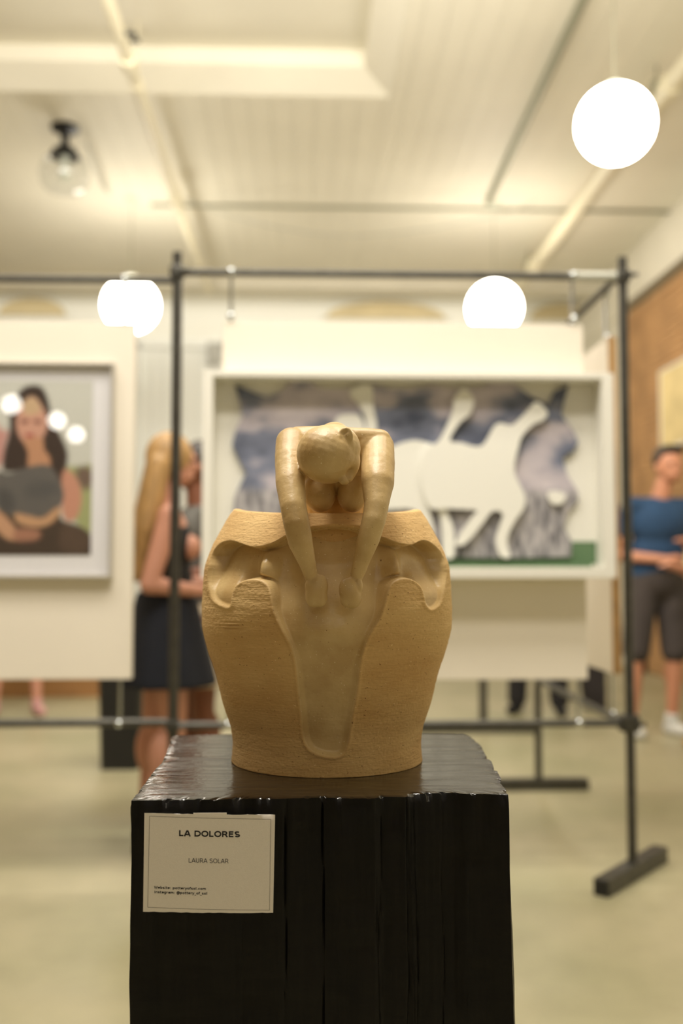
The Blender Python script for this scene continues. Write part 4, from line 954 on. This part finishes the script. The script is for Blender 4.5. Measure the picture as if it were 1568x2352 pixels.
# a soft rolled lip beside the groove and the applied band between the arms
disp += .0013 * np.exp(-((S + 3) / 4) ** 2) * sst(1300, 1400, PY)
band = sdf(np.array([(700, 1176), (836, 1176), (834, 1212), (768, 1207), (706, 1215)]), PX, PY) * front_mask
disp += .0035 * sst(-1, 4, band) * front_mask
# throwing lines and hand wobble
rough = 1 - sst(-4, 4, S)
Nz = np.zeros(PX.shape)
for j in range(PX.shape[0]):
    zj = zs_s[j]
    for i in range(0, PX.shape[1]):
        t_ = th[i]; Nz[j, i] = mn.noise(Vector((cos(t_) * 4, sin(t_) * 4, zj * 220))) * .0003 + mn.noise(Vector((cos(t_) * 45, sin(t_) * 45, zj * 330))) * .0003
disp += Nz * (.25 + .75 * rough) + .0009 * np.sin(ZZ * 70 + np.cos(TH * 2) * 1.3)
disp += .0012 * rough * sst(0, 1, np.exp(-((PX - 532) / 26) ** 2 - ((PY - 1438) / 11) ** 2)) * np.sin(PY * .9)      # finger marks
R2 = RR + disp
X = cx0 + R2 * np.cos(TH); Yv = YCN + R2 * np.sin(TH)
nr, nc = X.shape
vs = np.stack([X, Yv, ZZ], -1).reshape(-1, 3).tolist()
burn = sst(-3, 2, S).reshape(-1).tolist()
def extra(r, zoff, rowz):
    for i in range(nc): vs.append([cx0 + r[i] * cos(th[i]), YCN + r[i] * sin(th[i]), rowz[i] + zoff]); burn.append(0.0)
topz = ZZ[-1]; rt = R2[-1]
extra(rt - .003, .0012, topz); extra(rt - .009, .0008, topz); extra(rt - .011, -.004, topz); extra(rt - .012, -.03, topz); extra(rt * .85, -.12, topz)
nr2 = nr + 5
fs = [(j * nc + i, j * nc + (i + 1) % nc, (j + 1) * nc + (i + 1) % nc, (j + 1) * nc + i) for j in range(nr2 - 1) for i in range(nc)]
fs.append(tuple(reversed(range(nc)))); fs.append(tuple((nr2 - 1) * nc + i for i in range(nc)))
me = bpy.data.meshes.new('vessel'); me.from_pydata(vs, [], fs); me.materials.append(M_pot)
me.polygons.foreach_set('use_smooth', [True] * (len(fs) - 2) + [False] * 2)
at = me.attributes.new('burnish', 'FLOAT', 'POINT'); at.data.foreach_set('value', burn)
o = bpy.data.objects.new('vessel', me); link(o, scul)

# the slumped figure: one continuous skin
b = MB()
def J(px, py, Y): return P(px, py, Y)
def chain(pts):
    for (x0_, y0_, Y0_, r0_), (x1_, y1_, Y1_, r1_) in zip(pts[:-1], pts[1:]): b.cap(J(x0_, y0_, Y0_), r0_, J(x1_, y1_, Y1_), r1_, 24, 8)
chain([(669, 1018, 1.192, .0190), (667, 1058, 1.167, .0185), (667, 1110, 1.142, .0170), (674, 1165, 1.122, .0148), (680, 1200, 1.118, .0150), (690, 1245, 1.120, .0138), (705, 1290, 1.128, .0100), (714, 1322, 1.133, .0080)])
chain([(868, 1026, 1.192, .0195), (868, 1068, 1.165, .0200), (867, 1110, 1.142, .0190), (864, 1160, 1.125, .0140), (858, 1195, 1.120, .0137), (846, 1238, 1.122, .0128), (829, 1290, 1.130, .0096), (820, 1320, 1.133, .0078)])
# closed, mitten-like hands
R1 = Matrix.Rotation(radians(-12), 3, 'Y'); R2_ = Matrix.Rotation(radians(14), 3, 'Y')
b.ell(J(727, 1357, 1.131), (.0122, .0105, .0195), Matrix.Rotation(radians(17), 3, 'Y')); b.ell(J(734, 1372, 1.130), (.0090, .0085, .0110)); b.ell(J(712, 1346, 1.130), (.0060, .006, .0085))
b.ell(J(804, 1362, 1.131), (.0125, .0110, .0185), Matrix.Rotation(radians(-16), 3, 'Y')); b.ell(J(823, 1347, 1.130), (.0052, .006, .0095)); b.ell(J(799, 1376, 1.131), (.0095, .0085, .0100))
# trunk, plus an unseen lap added in the mouth to block light
b.cap(J(684, 1008, 1.20), .0150, J(730, 1006, 1.20), .0150); b.cap(J(690, 1012, 1.205), .0165, J(845, 1014, 1.205), .0165, 24, 8)
b.ell(J(768, 1050, 1.225), (.046, .032, .040)); b.ell(J(768, 1110, 1.245), (.040, .032, .050)); b.ell(J(768, 1165, 1.305), (.066, .045, .070)); b.ell((cx0, YCN, rimz - .047), (.106, .106, .030)); b.cap(J(768, 1110, 1.26), .034, J(768, 1230, 1.29), .040)
b.ell(J(700, 1026, 1.195), (.019, .016, .022)); b.ell(J(842, 1028, 1.190), (.022, .018, .022)); b.cap(J(800, 1004, 1.185), .012, J(872, 1012, 1.19), .014)
for px_, s_ in ((733, -1), (811, 1)):
    b.ell(J(px_, 1132, 1.200), (.0195, .0185, .0240), Matrix.Rotation(radians(10 * s_), 3, 'Y')); b.ell(J(px_ - 6 * s_, 1098, 1.21), (.024, .020, .028))
# neck, nape and head
b.cap(J(768, 1010, 1.20), .022, J(762, 1020, 1.150), .0205); b.ell(J(768, 986, 1.178), (.0125, .020, .0075)); b.cap(J(785, 1000, 1.18), .010, J(850, 1006, 1.195), .010)
hd = J(750, 1044, 1.128)
b.ell(hd, (.0348, .036, .0335), Matrix.Rotation(radians(20), 3, 'Y')); b.ell(J(768, 1030, 1.132), (.030, .032, .028)); b.ell(J(791, 1056, 1.134), (.0180, .026, .0235), Matrix.Rotation(radians(-6), 3, 'Y')); b.ell(J(752, 1068, 1.125), (.0265, .028, .0215))
b.ell(J(794, 1078, 1.134), (.0130, .018, .0150))                                   # cheek
b.cap(J(786, 1082, 1.118), .0045, J(788, 1104, 1.116), .0048, 12, 5); b.ell(J(794, 1106, 1.118), (.0040, .004, .0035))     # nose
b.ell(J(800, 1096, 1.128), (.006, .008, .006)) 
def ear(b):
    c = J(792, 1002, 1.106)
    pts = [c + Vector((.0064 * cos(a) + .001, .001 - .004 * sin(a) * .3, .0085 * sin(a))) for a in np.linspace(-1.9, 2.6, 10)]
    for p_, q_ in zip(pts[:-1], pts[1:]): b.cap(p_, .0022, q_, .0022, 10, 4)
    b.ell(c + Vector((.003, .005, .001)), (.0055, .008, .007))
ear(b)
def post(co, no):
    def dent(px, py, Y, r, d):
        c = np.array(J(px, py, Y)); w_ = np.exp(-(((co - c) ** 2).sum(1)) / (r * r)); return no * (d * w_)[:, None]
    o_ = co - dent(806, 1084, 1.118, .0060, .0048) - dent(775, 1092, 1.108, .0045, .0012) - dent(789, 1003, 1.098, .0036, .0045) - dent(804, 1098, 1.118, .0028, .0015)
    n_ = np.array([mn.noise(Vector(c) * 40) * .0004 + mn.noise(Vector(c) * 140) * .00018 for c in co.tolist()])
    return o_ + no * n_[:, None]
fuse(b, 'figure', M_fig, scul, .0013, 5, post)
